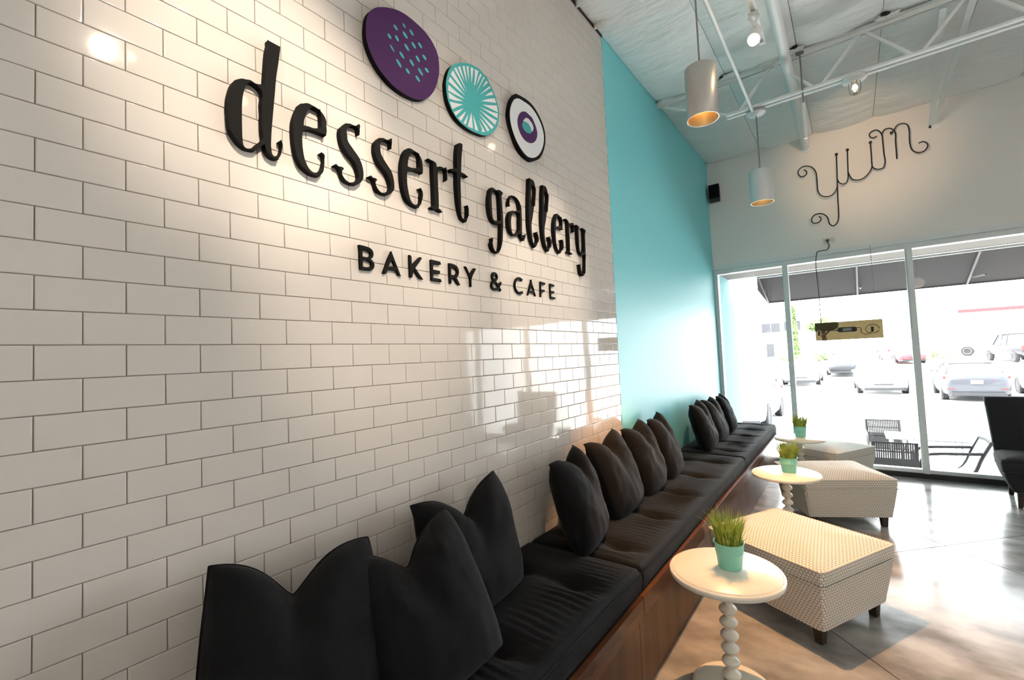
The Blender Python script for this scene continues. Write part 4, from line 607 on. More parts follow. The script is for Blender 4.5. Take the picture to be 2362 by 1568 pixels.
def track_head(loc, target, label, energy, size, blend, col, bulb_out=0.0):
    t = thing('track_spotlight', label, 'spotlight', loc, group='white track spotlights')
    q = (Vector(target) - Vector(loc)).to_track_quat('-Z', 'Y').to_matrix().to_4x4()
    MB().lathe([(0.034, 0.0), (0.037, 0.0), (0.037, 0.10), (0.030, 0.125), (0.030, 0.16), (0.012, 0.175), (0.0, 0.175)], 24, cap=False).xf(q @ Matrix.Translation((0, 0, -0.07))).build('lamp_housing', MT['steel_white'], t, smooth=True, sharp=50)
    MB().lathe([(0.033, 0.002), (0.031, 0.04), (0.012, 0.07), (0.0, 0.07)], 20, cap=False).xf(q @ Matrix.Translation((0, 0, -0.07))).build('reflector', MT['gold_liner'], t, smooth=True)
    MB().lathe([(0.0, -0.034 - bulb_out), (0.016, -0.030 - bulb_out), (0.028, -0.016 - bulb_out), (0.031, 0.0 - bulb_out), (0.026, 0.018 - bulb_out), (0.014, 0.036), (0.012, 0.055), (0.0, 0.055)], 18).xf(q @ Matrix.Translation((0, 0, -0.062))).build('bulb', MT['bulb_glow'], t, smooth=True)
    for s in (-1, 1):
        a = q @ Vector((s * 0.042, 0, 0.02)); top = Vector((s * 0.03, 0, 0.13))
        MB().bar(a, top, 0.006, 0.02).build('yoke_arm', MT['steel_white'], t)
    MB().box(-0.03, 0.03, -0.03, 0.03, 0.125, 0.15).build('track_adapter', MT['steel_white'], t, bevel=0.004)
    d = (Vector(target) - Vector(loc)).normalized()
    sp = spot('track_bulb', d * 0.12, d * 2, energy, size, blend, col, radius=0.03)
    sp.parent = t
    return t
def track(x, y0, y1, z, label):
    t = thing('lighting_track', label, 'track', (x, y0, z))
    MB().box(-0.018, 0.018, 0, y1 - y0, 0, 0.02).box(-0.018, -0.012, 0, y1 - y0, -0.014, 0.0).box(0.012, 0.018, 0, y1 - y0, -0.014, 0.0).build('rail', MT['steel_white'], t)
    MB().box(-0.02, 0.02, y1 - y0 - 0.012, y1 - y0 + 0.01, -0.016, 0.022).build('end_cap', MT['steel_white'], t)
    for yy in (0.45, 2.4):
        if y0 + yy < y1: MB().tube([(0, yy, 0.02), (0, yy, Z_CEIL - z)], 0.005, 8).build('hanger', MT['steel_white'], t)
    return t
track(1.115, 0.4, 3.40, 3.715, 'white lighting track ending above the silver pendant lamp')
track(2.12, -1.6, 2.6, 3.715, 'white lighting track along the ceiling facing the tiled wall')
WARM = (1.0, 0.84, 0.66)
track_head((1.115, 3.05, 3.56), (1.02, 2.2, 2.6), 'white track spotlight with glowing bulb beside the silver pendant', 14, math.radians(70), 0.6, (1.0, 0.75, 0.5), 0.02)
track_head((2.12, 0.50, 3.56), (0.0, 0.50, 2.45), 'white track spotlight aimed at the first letter of the sign', 165, math.radians(27), 0.9, WARM)
track_head((2.12, 0.62, 3.56), (0.0, 0.95, 1.90), 'white track spotlight aimed at the small capital letters', 120, math.radians(28), 0.9, WARM)
track_head((2.12, 1.28, 3.56), (0.0, 1.35, 2.45), 'white track spotlight aimed at middle of the sign', 42, math.radians(36), 0.9, WARM)
track_head((2.12, 2.12, 3.56), (0.0, 2.15, 2.0), 'white track spotlight aimed at end of the sign', 135, math.radians(30), 0.9, WARM)

def globe(x, y, lab):  # added fill lamps, unseen behind the camera, to brighten the room
    t = thing('fill_globe', lab, 'lamp', (x, y, 2.95), group='added fill globes at the rear of the room')
    MB().lathe([(0.03, 0.20), (0.075, 0.185), (0.115, 0.15), (0.14, 0.09), (0.14, 0.05), (0.115, -0.01), (0.07, -0.045), (0.0, -0.06)], 28).build('fill_globe_glass', MT['fill_globe_glow'], t, smooth=True)
    MB().lathe([(0.0, 0.25), (0.03, 0.25), (0.034, 0.20), (0.0, 0.20)], 16).build('cap', MT['steel_white'], t, smooth=True)
    MB().tube([(0, 0, 0.25), (0, 0, Z_CEIL - 2.95)], 0.005, 8).build('stem', MT['cord_grey'], t)
    ld = bpy.data.lights.new('fill_globe_light', 'POINT'); ld.energy = 9; ld.color = (1.0, 0.88, 0.74); ld.shadow_soft_size = 0.15
    o = bpy.data.objects.new('fill_globe_light', ld); COL.objects.link(o); o.parent = t; o.location = (0, 0, -0.24)
for gx, gy, lab in ((3.0, -2.3, 'added white fill globe behind the camera, nearest the tiled wall'), (5.2, -2.3, 'added white fill globe at middle of the rear row'), (7.2, -2.3, 'added white fill globe in the rear corner'), (6.4, -0.6, 'added white fill globe standing alone toward the right wall')):
    globe(gx, gy, lab)

# caged lamp on a round plate under the joist, lighting the wire word
cl = thing('joist_spot_lamp', 'small caged lamp on round white plate under joist facing wire sign', 'spotlight', (1.655, 4.45, 3.752))
MB().lathe([(0.0, 0.0), (0.075, 0.0), (0.085, -0.012), (0.085, -0.03), (0.06, -0.045), (0.03, -0.055), (0.0, -0.055)], 32).build('ceiling_plate', MT['steel_white'], cl, smooth=True)
MB().lathe([(0.0, -0.135), (0.018, -0.133), (0.03, -0.118), (0.032, -0.10), (0.026, -0.075), (0.018, -0.055), (0.0, -0.055)], 20).build('glass_bulb', MT['clear_glass'], cl, smooth=True)
MB().lathe([(0.0, -0.112), (0.011, -0.106), (0.014, -0.095), (0.010, -0.08), (0.0, -0.076)], 12).build('filament', MT['bulb_glow'], cl, smooth=True)
for k in range(4):
    a = PI * k / 4 + 0.3
    c, s = math.cos(a) * 0.042, math.sin(a) * 0.042
    MB().tube([(c, s, -0.05), (c * 1.05, s * 1.05, -0.10), (c * 0.8, s * 0.8, -0.14), (0, 0, -0.155), (-c * 0.8, -s * 0.8, -0.14), (-c * 1.05, -s * 1.05, -0.10), (-c, -s, -0.05)], 0.0022, 6).build('cage_wire', MT['cord_grey'], cl, smooth=True)
sp = spot('caged_bulb', (0, 0.03, -0.17), (0.06, 1.95, -0.10), 32, math.radians(62), 1.0, (1.0, 0.66, 0.40), radius=0.02); sp.parent = cl

# ================================================================== SIGN ON THE TILED WALL
SIGN_T = 0.026
def wall_piece(name, loops, mt, bev, label=None, cat=None, group=None, x0=0.0, depth=SIGN_T, parent=None, corner=48, sub=3):
    ys = [p[0] for p in loops[0]]; zs = [p[1] for p in loops[0]]
    c = ((min(ys) + max(ys)) / 2, min(zs))
    me = filled(name, [[(a - c[0], b - c[1]) for a, b in lp] for lp in loops], depth, mt, bev, sub, corner)
    o = bpy.data.objects.new(name, me); COL.objects.link(o)
    for p in me.polygons: p.use_smooth = False
    o.rotation_euler = WALLROT; o.location = (x0, c[0], c[1])
    if parent:
        o.parent = parent; o.matrix_parent_inverse = Matrix.Identity(4)
        o.rotation_euler = (0, 0, 0)
        o.location = (c[0] - parent.location.y, c[1] - parent.location.z, x0 - parent.location.x)
    if label: tag(o, label, cat, group)
    return o
W1, W2, W3 = 'script letters of the first sign word', 'script letters of the second sign word', 'small capital letters under the sign'
for key, nm, lb, gr in (
    ('d', 'letter_d', 'large black script letter d opening the first sign word', W1),
    ('e1', 'letter_e', 'black script letter e right after the large d', W1),
    ('s1', 'letter_s', 'black script letter s nearer the letter d', W1),
    ('s2', 'letter_s', 'black script letter s, the second s in the first word', W1),
    ('e2', 'letter_e', 'black script letter e between second s and r', W1),
    ('r1', 'letter_r', 'black script letter r before the t in first sign word', W1),
    ('t', 'letter_t', 'tall black script letter t closing the first sign word', W1),
    ('g', 'letter_g', 'black script letter g opening the second sign word', W2),
    ('a', 'letter_a', 'black script lowercase letter a after the g', W2),
    ('l1', 'letter_l', 'looped black script letter l right after the a', W2),
    ('l2', 'letter_l', 'looped black script letter l before the last e', W2),
    ('e3', 'letter_e', 'black script letter e in the second word after double l', W2),
    ('r2', 'letter_r', 'black script letter r next to the final y', W2),
    ('y', 'letter_y', 'black script letter y ending the second sign word', W2),
    ('B', 'letter_b', 'small black capital letter B on tiled wall', W3),
    ('A1', 'letter_a', 'small black capital letter A between B and K', W3),
    ('K', 'letter_k', 'small black capital letter K on tiled wall', W3),
    ('E1', 'letter_e', 'small black capital letter E between K and R', W3),
    ('R', 'letter_r', 'small black capital letter R on tiled wall', W3),
    ('Y', 'letter_y', 'small black capital letter Y before the ampersand', W3),
    ('&', 'ampersand', 'small black ampersand between the two capital words', W3),
    ('C', 'letter_c', 'small black capital letter C right of the ampersand', W3),
    ('A2', 'letter_a', 'small black capital letter A between C and F', W3),
    ('F', 'letter_f', 'small black capital letter F on tiled wall', W3),
    ('E2', 'letter_e', 'small black capital letter E at end of the lower line', W3)):
    caps = gr == W3
    wall_piece(nm, LETTERS[key], MT['sign_black'], 0.0, lb, 'letter', gr, corner=40 if caps else 55, depth=0.013 if caps else SIGN_T, sub=3)
GD = 'dessert discs of the wall sign'
d1 = wall_piece('sign_disc', [FACES['d1']], MT['sign_black'], 0.0, 'large purple oval sign disc with scattered teal flecks', 'sign', GD, depth=SIGN_T - 0.001, corner=80)
wall_piece('purple_face', [FACES['d1']], MT['sign_purple'], 0.0, x0=SIGN_T - 0.001, depth=0.001, parent=d1, corner=80)
for i in range(19):
    wall_piece('teal_fleck', [FACES['dot%d' % i]], MT['sign_teal'], 0.0, x0=SIGN_T, depth=0.0008, parent=d1, corner=90, sub=2)
d2 = wall_piece('sign_disc', [FACES['d2']], MT['sign_black'], 0.0, 'teal sign disc with white radiating wedges in the middle', 'sign', GD, depth=SIGN_T - 0.001, corner=80)
wall_piece('teal_face', [FACES['d2']], MT['sign_teal'], 0.0, x0=SIGN_T - 0.001, depth=0.001, parent=d2, corner=80)
for i in range(28):
    wall_piece('white_wedge', [FACES['wedge%d' % i]], MT['sign_white'], 0.0, x0=SIGN_T, depth=0.0008, parent=d2, corner=30, sub=2)
d3 = wall_piece('sign_disc', LETTERS['disc3'], MT['sign_black'], 0.0, 'black rimmed white sign disc with purple ring and teal centre', 'sign', GD, depth=SIGN_T, corner=80)
wall_piece('white_face', [FACES['d3_white']], MT['sign_white'], 0.0, x0=SIGN_T, depth=0.0008, parent=d3, corner=80)
wall_piece('purple_ring', [FACES['d3_purple'], FACES['d3_inner']], MT['sign_purple'], 0.0, x0=SIGN_T + 0.0008, depth=0.0008, parent=d3, corner=80)
wall_piece('teal_centre', [FACES['d3_teal']], MT['sign_teal'], 0.0, x0=SIGN_T + 0.0008, depth=0.0007, parent=d3, corner=80)

# ================================================================== WIRE WORD ON THE WINDOW WALL
yw = Y_END - 0.03
ys_ = thing('wire_word_sign', 'black bent wire word yum in script high on window wall', 'sign', (1.3, yw - 0.035, 3.1))
for k, strokes in YUM.items():
    m = MB()
    for st in strokes:
        pts = catmull([Vector((a - 1.3, 0, b - 3.1)) for a, b in st], False, 4, 80)
        m.tube(pts, 0.0068, 8)
    if k == 'y': knobs = [YUM['y'][1][0]]
    elif k == 'u': knobs = [YUM['u'][0][-1], YUM['u'][1][-1]]
    else: knobs = [YUM['m'][2][0]]
    o = m.build('wire_letter_' + k, MT['black_metal'], ys_, smooth=True)
    for a, b in knobs:
        MB().lathe([(0.0, -0.018), (0.012, -0.013), (0.017, 0.0), (0.012, 0.013), (0.0, 0.018)], 12).xf(Matrix.Translation((a - 1.3, 0, b - 3.1))).build('knob', MT['black_metal'], o, smooth=True)
        MB().tube([(a - 1.3, 0, b - 3.1), (a - 1.3, 0.065, b - 3.1)], 0.004, 6).build('wall_pin', MT['black_metal'], o)

# ---- speaker, outlet, window sign
sk = thing('wall_speaker', 'small black loudspeaker high in corner of teal and white walls', 'speaker', (0.105, Y_END - 0.005, 3.56))
MB().loft([[(-0.085, -0.02, 0.0), (0.055, -0.02, 0.0), (0.075, -0.15, 0.02), (-0.065, -0.15, 0.02)], [(-0.085, -0.02, 0.21), (0.055, -0.02, 0.21), (0.075, -0.15, 0.215), (-0.065, -0.15, 0.215)]]).build('cabinet', MT['black_plastic'], sk, bevel=0.006)
MB().loft([[(-0.058, -0.152, 0.028), (0.068, -0.152, 0.028), (0.068, -0.158, 0.028), (-0.058, -0.158, 0.028)], [(-0.058, -0.152, 0.207), (0.068, -0.152, 0.207), (0.068, -0.158, 0.207), (-0.058, -0.158, 0.207)]]).build('grille', MT['fabric_black'], sk)
MB().box(-0.04, 0.02, -0.03, 0.004, 0.05, 0.15).build('bracket', MT['black_metal'], sk)
MB().lathe([(0, 0), (0.006, 0), (0.006, 0.004), (0, 0.004)], 8).xf(Matrix.Translation((0.062, -0.10, 0.02)) @ Matrix.Rotation(PI/2, 4, 'Y')).build('badge', MT['steel_white'], sk)
ot = thing('wall_outlet', 'pale double outlet plate on white wall above the window', 'outlet', (1.355, Y_END, 2.752))
MB().box(-0.06, 0.06, -0.007, 0.0, 0.0, 0.075).build('face_plate', MT['outlet_plate'], ot, bevel=0.003)
for sx in (0.018, 0.042):
    MB().box(sx - 0.008, sx + 0.008, -0.009, -0.006, 0.024, 0.05).build('socket', MT['white_paint'], ot, bevel=0.002)
    MB().box(sx - 0.003, sx - 0.001, -0.0095, -0.0088, 0.032, 0.042).build('slot', MT['black_plastic'], ot)
YS = Y_END - 0.075
sg = thing('window_sign', 'smoked clear sign panel with black driver hanging inside the window', 'sign', (1.475, YS, 1.575))
MB().box(-0.325, 0.325, -0.004, 0.004, 0.0, 0.215).build('acrylic_panel', MT['smoked_acrylic'], sg)
MB().box(-0.10, 0.085, -0.032, -0.005, 0.088, 0.145).build('driver_box', MT['black_plastic'], sg, bevel=0.01)
MB().box(-0.05, 0.035, -0.0335, -0.0315, 0.100, 0.132).build('rating_label', MT['cord_grey'], sg)
MB().box(0.215, 0.24, -0.02, -0.005, 0.075, 0.135).build('plug_block', MT['black_plastic'], sg, bevel=0.004)
MB().box(-0.298, -0.278, -0.02, -0.005, 0.06, 0.115).build('clip_block', MT['black_plastic'], sg, bevel=0.004)
cbs = [[(-0.10, -0.012, 0.118), (-0.15, -0.012, 0.105), (-0.20, -0.012, 0.125), (-0.25, -0.012, 0.10), (-0.288, -0.012, 0.11)],
       [(-0.10, -0.012, 0.105), (-0.16, -0.012, 0.12), (-0.21, -0.012, 0.08), (-0.255, -0.012, 0.045), (-0.275, -0.012, 0.06)],
       [(-0.288, -0.012, 0.115), (-0.27, -0.012, 0.145), (-0.22, -0.012, 0.115), (-0.13, -0.012, 0.13)],
       [(0.085, -0.012, 0.13), (0.12, -0.012, 0.13), (0.125, -0.012, 0.08), (0.15, -0.012, 0.055), (0.20, -0.012, 0.06), (0.228, -0.012, 0.08)],
       [(0.228 + 0.062 * math.cos(a), -0.013, 0.108 + 0.05 * math.sin(a)) for a in [PI * 2 * k / 16 for k in range(16)]],
       [(-0.255, -0.008, 0.20), (-0.262, -0.008, 0.215), (-0.258, -0.008, 0.24)]]
for cb in cbs:
    MB().tube(catmull(cb, False, 4, 90), 0.0035, 6).build('cable', MT['black_plastic'], sg, smooth=True)
MB().tube([(0.27, -0.002, 0.21), (0.27, 0.01, 0.7), (0.268, 0.045, 1.075)], 0.0022, 6).build('hanging_chain', MT['cord_grey'], sg, smooth=True)
MB().tube(catmull([(-0.258, -0.004, 0.21), (-0.262, 0.0, 0.6), (-0.255, 0.02, 1.06), (-0.25, 0.03, 1.085), (-0.20, 0.045, 1.10), (-0.15, 0.05, 1.10), (-0.125, 0.05, 1.13), (-0.135, 0.055, 1.20)], False, 5, 90), 0.0042, 8).build('power_cord', MT['black_plastic'], sg, smooth=True)
MB().box(-0.15, -0.12, 0.045, 0.066, 1.20, 1.228).build('plug', MT['black_plastic'], sg, bevel=0.005)
# ================================================================== BENCH, CUSHIONS, PILLOWS
BX = 0.673                      # front of the bench rail
def bench(y0, y1, label):
    t = thing('bench_base', label, 'bench', (0, y0, 0), group='walnut bench bases in a row'); L = y1 - y0 - 0.003
    MB().box(0.004, BX - 0.022, 0.0, L, 0.395, 0.425).build('seat_board', MT['walnut_rail'], t)
    MB().box(BX - 0.022, BX, 0.0, L, 0.352, 0.436).build('front_rail', MT['walnut_rail'], t, bevel=0.0015)
    MB().box(0.03, BX - 0.06, 0.0, L, 0.0, 0.394).build('inner_box', MT['joint_dark'], t)
    n = 3; pw = L / n
    for k in range(n):
        MB().box(BX - 0.045, BX - 0.026, k * pw + 0.0008, (k + 1) * pw - 0.0008, 0.0, 0.394).build('front_panel', MT['walnut'], t)
    return t
bench(-0.70, 1.775, 'walnut bench base nearest the camera under the first black cushion')
bench(1.775, 4.22, 'walnut bench base in the middle of the row')
bench(4.22, Y_END + 0.01, 'walnut bench base at the window end of the row')

def cushion(y0, y1, tufts, label, seed):
    L = y1 - y0; Wd = 0.632; T = 0.108; r = 0.026
    t = thing('seat_cushion', label, 'cushion', (0.006, y0, 0.4255), group='black tufted bench cushions')
    nx, ny = 56, int(L / 0.0115); vs = []; fs = []
    rs = random.Random(seed); ph = rs.random() * 30
    tx = (0.17, 0.45)
    def xs(i): return Wd * (0.5 - 0.5 * math.cos(PI * i / nx)) if False else Wd * i / nx
    def top(x, y):
        d = min(x, Wd - x, y, L - y)
        z = T
        dx = min(x, Wd - x); dy = min(y, L - y)
        for q in (dx, dy):
            if q < r: z -= (r - math.sqrt(max(0, r*r - (r-q)**2))) * 0.55
        inner = min(1.0, d / 0.07)
        z += 0.010 * math.sin(PI * x / Wd) * inner
        for yt in tufts:
            gy = y - yt
            z -= 0.014 * math.exp(-(gy / 0.045)**2) * inner * (0.55 + 0.45 * math.exp(-((x - 0.31) / 0.26)**2))
            for xt in tx:
                r2 = ((x - xt) / 0.060)**2 + (gy / 0.050)**2
                z -= 0.029 * math.exp(-r2)
        fold = math.sin(2 * PI * (y / 0.037 + 1.1 * noise.noise((y * 4, x * 3, ph)))) 
        msk = max(0.0, min(1.0, (x - 0.30) / 0.12)) * max(0.0, min(1.0, (Wd - 0.03 - x) / 0.05))
        z += 0.0036 * fold * msk * (0.4 + 0.6 * abs(noise.noise((y * 2.3 + ph, 0.3, 1.7))) * 2)
        z += 0.004 * noise.noise((x * 7, y * 5, ph)) * inner
        return z
    for j in range(ny + 1):
        for i in range(nx + 1):
            x = Wd * i / nx; y = L * j / ny
            vs.append((x, y, top(x, y)))
    for j in range(ny):
        for i in range(nx):
            k = j * (nx + 1) + i; fs.append((k, k + 1, k + nx + 2, k + nx + 1))
    per = [i for i in range(nx + 1)] + [(j + 1) * (nx + 1) - 1 for j in range(1, ny + 1)] + [ny * (nx + 1) + i for i in range(nx - 1, -1, -1)] + [j * (nx + 1) for j in range(ny - 1, 0, -1)]
    m = len(per); prev = per
    for (zz, out) in ((0.072, 0.007), (0.045, 0.010), (0.02, 0.007), (0.003, 0.0), (0.0, -0.012)):
        o = len(vs)
        for i in per:
            x, y, _ = vs[i]
            ox = out if x > Wd - 1e-6 else (-out * 0 if x < 1e-6 else 0); oy = out * (0.4 if out > 0 else 1.0) * (1 if y > L - 1e-6 else (-1 if y < 1e-6 else 0)) * (0.5 if out > 0 else 1)
            if out < 0 and x < 1e-6: ox = -out
            vs.append((x + ox + 0.003 * noise.noise((x * 9, y * 9, zz * 9)) * (x > 0.01), y + oy, zz))
        cur = list(range(o, o + m))
        for a in range(m):
            b = (a + 1) % m; fs.append((prev[a], cur[a], cur[b], prev[b]))
        prev = cur
    o = len(vs); vs.append((Wd / 2, L / 2, 0.0))
    for a in range(m): fs.append((prev[a], o, prev[(a + 1) % m]))
    MB().add(vs, fs).build('cushion_body', MT['fabric_black'], t, smooth=True, sharp=85)
    for zz in (None, 0.006):
        pl = []
        for i in per[::2]:
            x, y, z = vs[i]
            q = 0.0035
            pl.append((min(max(x + (q if x > Wd - 1e-6 else (q * 0.5 if x < 1e-6 else 0)), 0.004), Wd + q), y + (q if y > L - 1e-6 else (-q if y < 1e-6 else 0)) * 0.0, (z - 0.002) if zz is None else zz))
        MB().tube(pl, 0.0036, 6, closed=True).build('piping', MT['fabric_black'], t, smooth=True)
    return t
cushion(-0.66, 1.832, [k * 0.5 + 0.21 for k in range(5)], 'long black tufted cushion nearest the camera under three pillows', 3)
cushion(1.842, 4.318, [0.17 + 0.5 * k for k in range(5)], 'long black tufted cushion in the middle under four pillows', 4)
cushion(4.328, Y_END - 0.012, [0.22 + 0.43 * k for k in range(5)], 'black tufted cushion at the window end under three pillows', 5)

def pillow(loc, yaw, lean, roll, wd, hg, th, dent, doff, seed, label):
    t = thing('throw_pillow', label, 'pillow', loc, (roll, -lean, yaw), group='black throw pillows on the bench')
    N = 40; rs = random.Random(seed); ph = rs.random() * 40
    def pt(u, v, side):
        au, av = abs(u), abs(v)
        kk = 0.10 if v > 0 else 0.05
        y = u * wd / 2 * math.sqrt(1 - kk * v * v)
        z = v * hg / 2 * math.sqrt(1 - kk * u * u) * (1 - 0.03 * (1 - u * u) * av)
        ear = (au * av) ** 6
        y *= 1.04; z *= 1.04
        up = max(0.0, (v + 0.35) / 1.35)
        g = math.exp(-abs((u - doff) / 0.40) ** 1.35)
        z -= dent * g * up ** 2.0
        pinch = math.exp(-((u - doff) / 0.22) ** 2) * max(0.0, (v + 0.45) / 1.45) ** 1.0
        prof = max(0.0, (1 - au ** 2.8) * (1 - av ** 2.8)) ** 0.50
        b = 1.0 + 0.35 * max(0.0, -v) * (1 - au)
        t_ = th / 2 * prof * b * (1 - 0.45 * pinch)
        for s in (-1, 1):     # creases running from the chop to the ears
            cr = (u - doff) - s * (0.10 + 0.50 * (1 - max(0.0, v)))
            t_ += -0.012 * math.exp(-(cr / 0.07) ** 2) * max(0.0, v) * prof
        t_ += prof * (0.012 * noise.noise((u * 2.2 + ph, v * 2.2, side * 3.0)) + 0.006 * noise.noise((u * 6 + ph, v * 5, side)))
        cu = -0.02 * ear * (1 if v > 0 else 0.4)
        x = side * t_ + cu
        zz = z + hg / 2
        if zz < 0.02: zz = 0.02 + (zz - 0.02) * 0.35
        return (x, y, zz)
    vs = []; idx = {}; fs = []
    for side in (1, -1):
        for j in range(N + 1):
            for i in range(N + 1):
                u = math.sin(PI / 2 * (2 * i / N - 1)); v = math.sin(PI / 2 * (2 * j / N - 1))
                if side == -1 and (i in (0, N) or j in (0, N)): idx[(side, i, j)] = idx[(1, i, j)]; continue
                idx[(side, i, j)] = len(vs); vs.append(pt(u, v, side))
    for side in (1, -1):
        for j in range(N):
            for i in range(N):
                q = (idx[(side, i, j)], idx[(side, i+1, j)], idx[(side, i+1, j+1)], idx[(side, i, j+1)])
                fs.append(q if side == 1 else q[::-1])
    MB().add(vs, fs).build('pillow_body', MT['fabric_black'], t, smooth=True, sharp=120)
    ring = [(i, 0) for i in range(N)] + [(N, j) for j in range(N)] + [(i, N) for i in range(N, 0, -1)] + [(0, j) for j in range(N, 0, -1)]
    MB().tube([vs[idx[(1, i, j)]] for i, j in ring], 0.0042, 6, closed=True).build('piping', MT['fabric_black'], t, smooth=True)
    return t
ZC_ = 0.522
R_ = math.radians
pillow((0.34, 0.405, ZC_), R_(-8), R_(21), R_(-8), 0.43, 0.53, 0.20, 0.125, -0.08, 1, 'large black throw pillow leaning at the near end of the bench')
pillow((0.445, 0.825, ZC_), R_(-12), R_(25), R_(8), 0.42, 0.50, 0.20, 0.125, -0.05, 2, 'black throw pillow standing in front between two other near pillows')
pillow((0.235, 1.22, ZC_), R_(-2), R_(13), R_(3), 0.48, 0.50, 0.19, 0.14, 0.0, 3, 'black throw pillow with tall ears, third from the near end')
pillow((0.31, 2.00, ZC_), R_(13), R_(15), R_(3), 0.42, 0.50, 0.21, 0.12, 0.1, 4, 'black throw pillow turned edge on at start of middle cushion')
pillow((0.29, 2.53, ZC_), R_(2), R_(18), R_(3), 0.46, 0.51, 0.20, 0.115, -0.05, 5, 'black throw pillow leaning on tiles, second on the middle cushion')
pillow((0.28, 3.04, ZC_), R_(6), R_(17), R_(2), 0.45, 0.51, 0.20, 0.115, 0.0, 6, 'black throw pillow leaning where tiles meet teal paint')
pillow((0.27, 3.50, ZC_), R_(10), R_(16), R_(2), 0.43, 0.51, 0.19, 0.11, 0.05, 7, 'black throw pillow against teal wall, last on the middle cushion')
pillow((0.29, 4.60, ZC_), R_(6), R_(16), R_(2), 0.44, 0.50, 0.19, 0.11, 0.0, 8, 'black throw pillow against teal wall, first on the far cushion')
pillow((0.28, 5.12, ZC_), R_(2), R_(17), R_(0), 0.45, 0.49, 0.18, 0.12, 0.0, 9, 'black throw pillow in the middle of the far cushion trio')
pillow((0.26, 5.72, ZC_), R_(8), R_(16), R_(0), 0.42, 0.47, 0.17, 0.10, 0.0, 10, 'black throw pillow nearest the window on the bench')

# ================================================================== TABLES WITH POTS
def bobbin_table(x, y, label):
    t = thing('side_table', label, 'table', (x, y, 0), group='cream round pedestal tables')
    H_ = 0.535; R0 = 0.243
    MB().lathe([(0.0, H_ - 0.032), (R0 - 0.012, H_ - 0.032), (R0 - 0.002, H_ - 0.028), (R0, H_ - 0.020), (R0, H_ - 0.012), (R0 - 0.003, H_ - 0.007), (R0 - 0.010, H_ - 0.005), (R0 - 0.0125, H_ - 0.0075), (R0 - 0.015, H_ - 0.004), (R0 - 0.020, H_), (0.0, H_)], 72).build('table_top', MT['table_paint'], t, smooth=True, sharp=50)
    pr_ = [(0.0, 0.02), (0.045, 0.02), (0.040, 0.034), (0.022, 0.042)]
    nb = 8; z0 = 0.042; z1 = H_ - 0.036; sp = (z1 - z0) / nb
    for k in range(nb):
        zb = z0 + sp * k
        pr_ += [(0.0205, zb + sp * 0.06), (0.022, zb + sp * 0.14), (0.033, zb + sp * 0.28), (0.0385, zb + sp * 0.42), (0.0395, zb + sp * 0.50), (0.0385, zb + sp * 0.58), (0.033, zb + sp * 0.72), (0.022, zb + sp * 0.86), (0.0205, zb + sp * 0.94)]
    pr_ += [(0.024, z1), (0.034, H_ - 0.030), (0.0, H_ - 0.030)]
    MB().lathe(pr_, 32).build('bobbin_column', MT['table_paint'], t, smooth=True, sharp=70)
    MB().lathe([(0.0, 0.0), (0.168, 0.0), (0.171, 0.004), (0.171, 0.012), (0.166, 0.018), (0.15, 0.022), (0.06, 0.026), (0.0, 0.026)], 64).build('base_disc', MT['table_paint'], t, smooth=True, sharp=50)
    return t
bobbin_table(0.969, 2.02, 'cream round pedestal table with bobbin column nearest the camera')
bobbin_table(1.012, 3.914, 'cream round pedestal table between the front and middle ottomans')
bobbin_table(0.975, 5.535, 'cream round pedestal table closest to the window')

def potted_grass(x, y, sc, seed, label):
    t = thing('potted_grass', label, 'plant', (x, y, 0.5352), (0, 0, seed), group='mint pots of grass on the tables')
    rb, rt_, h = 0.050 * sc, 0.064 * sc, 0.116 * sc
    def rr(z): return rb + (rt_ - rb) * z / h
    pf = [(0.0, 0.0), (rb - 0.002, 0.0), (rb, 0.003), (rr(h*0.58), h*0.58), (rr(h*0.60)+0.0014, h*0.60), (rr(h*0.62), h*0.62), (rr(h*0.66)+0.0014, h*0.66), (rr(h*0.70), h*0.70), (rr(h*0.97), h*0.97), (rt_+0.0025, h*0.975), (rt_+0.003, h*0.99), (rt_+0.0015, h), (rt_-0.002, h*0.99), (rt_-0.004, h*0.85), (0.0, h*0.85)]
    MB().lathe(pf, 40).build('pot', MT['pot_mint'], t, smooth=True, sharp=60)
    MB().lathe([(0.0, h*0.86), (rt_-0.0045, h*0.86), (rt_-0.006, h*0.88), (0.0, h*0.90)], 24).build('soil', MT['soil'], t, smooth=True)
    rs = random.Random(seed * 77 + 5); m = MB()
    for b in range(330):
        a = rs.random() * 2 * PI; r0 = rt_ * 0.82 * math.sqrt(rs.random()); ln = (0.085 + 0.085 * rs.random()) * sc
        out = 0.10 + 0.75 * (r0 / rt_) * rs.random() + 0.2 * rs.random(); wd = (0.0022 + 0.0014 * rs.random()) * sc
        a2 = a + rs.gauss(0, 0.5); bend = 0.5 + rs.random()
        px, py, pz = r0 * math.cos(a), r0 * math.sin(a), h * 0.87
        sgm = 5; tw = rs.random() * PI; L_ = []; Rr = []
        for s in range(sgm + 1):
            f = s / sgm; th_ = out * (0.35 + bend * f)
            w_ = wd * (1 - f ** 1.8)
            L_.append((px - w_ * math.cos(tw), py - w_ * math.sin(tw), pz)); Rr.append((px + w_ * math.cos(tw), py + w_ * math.sin(tw), pz))
            px += ln / sgm * math.sin(th_) * math.cos(a2); py += ln / sgm * math.sin(th_) * math.sin(a2); pz += ln / sgm * math.cos(th_)
        m.add(L_ + Rr, [(k, k + 1, sgm + 2 + k, sgm + 1 + k) for k in range(sgm)])
    me = bpy.data.meshes.new('grass_tuft'); me.from_pydata(m.v, [], m.f); me.materials.append(MT['grass_blade'])
    g = obj('grass_tuft', me, t); g['kind'] = 'stuff'
    return t
potted_grass(0.985, 2.045, 1.0, 1, 'mint metal pot of spiky grass on the nearest table')
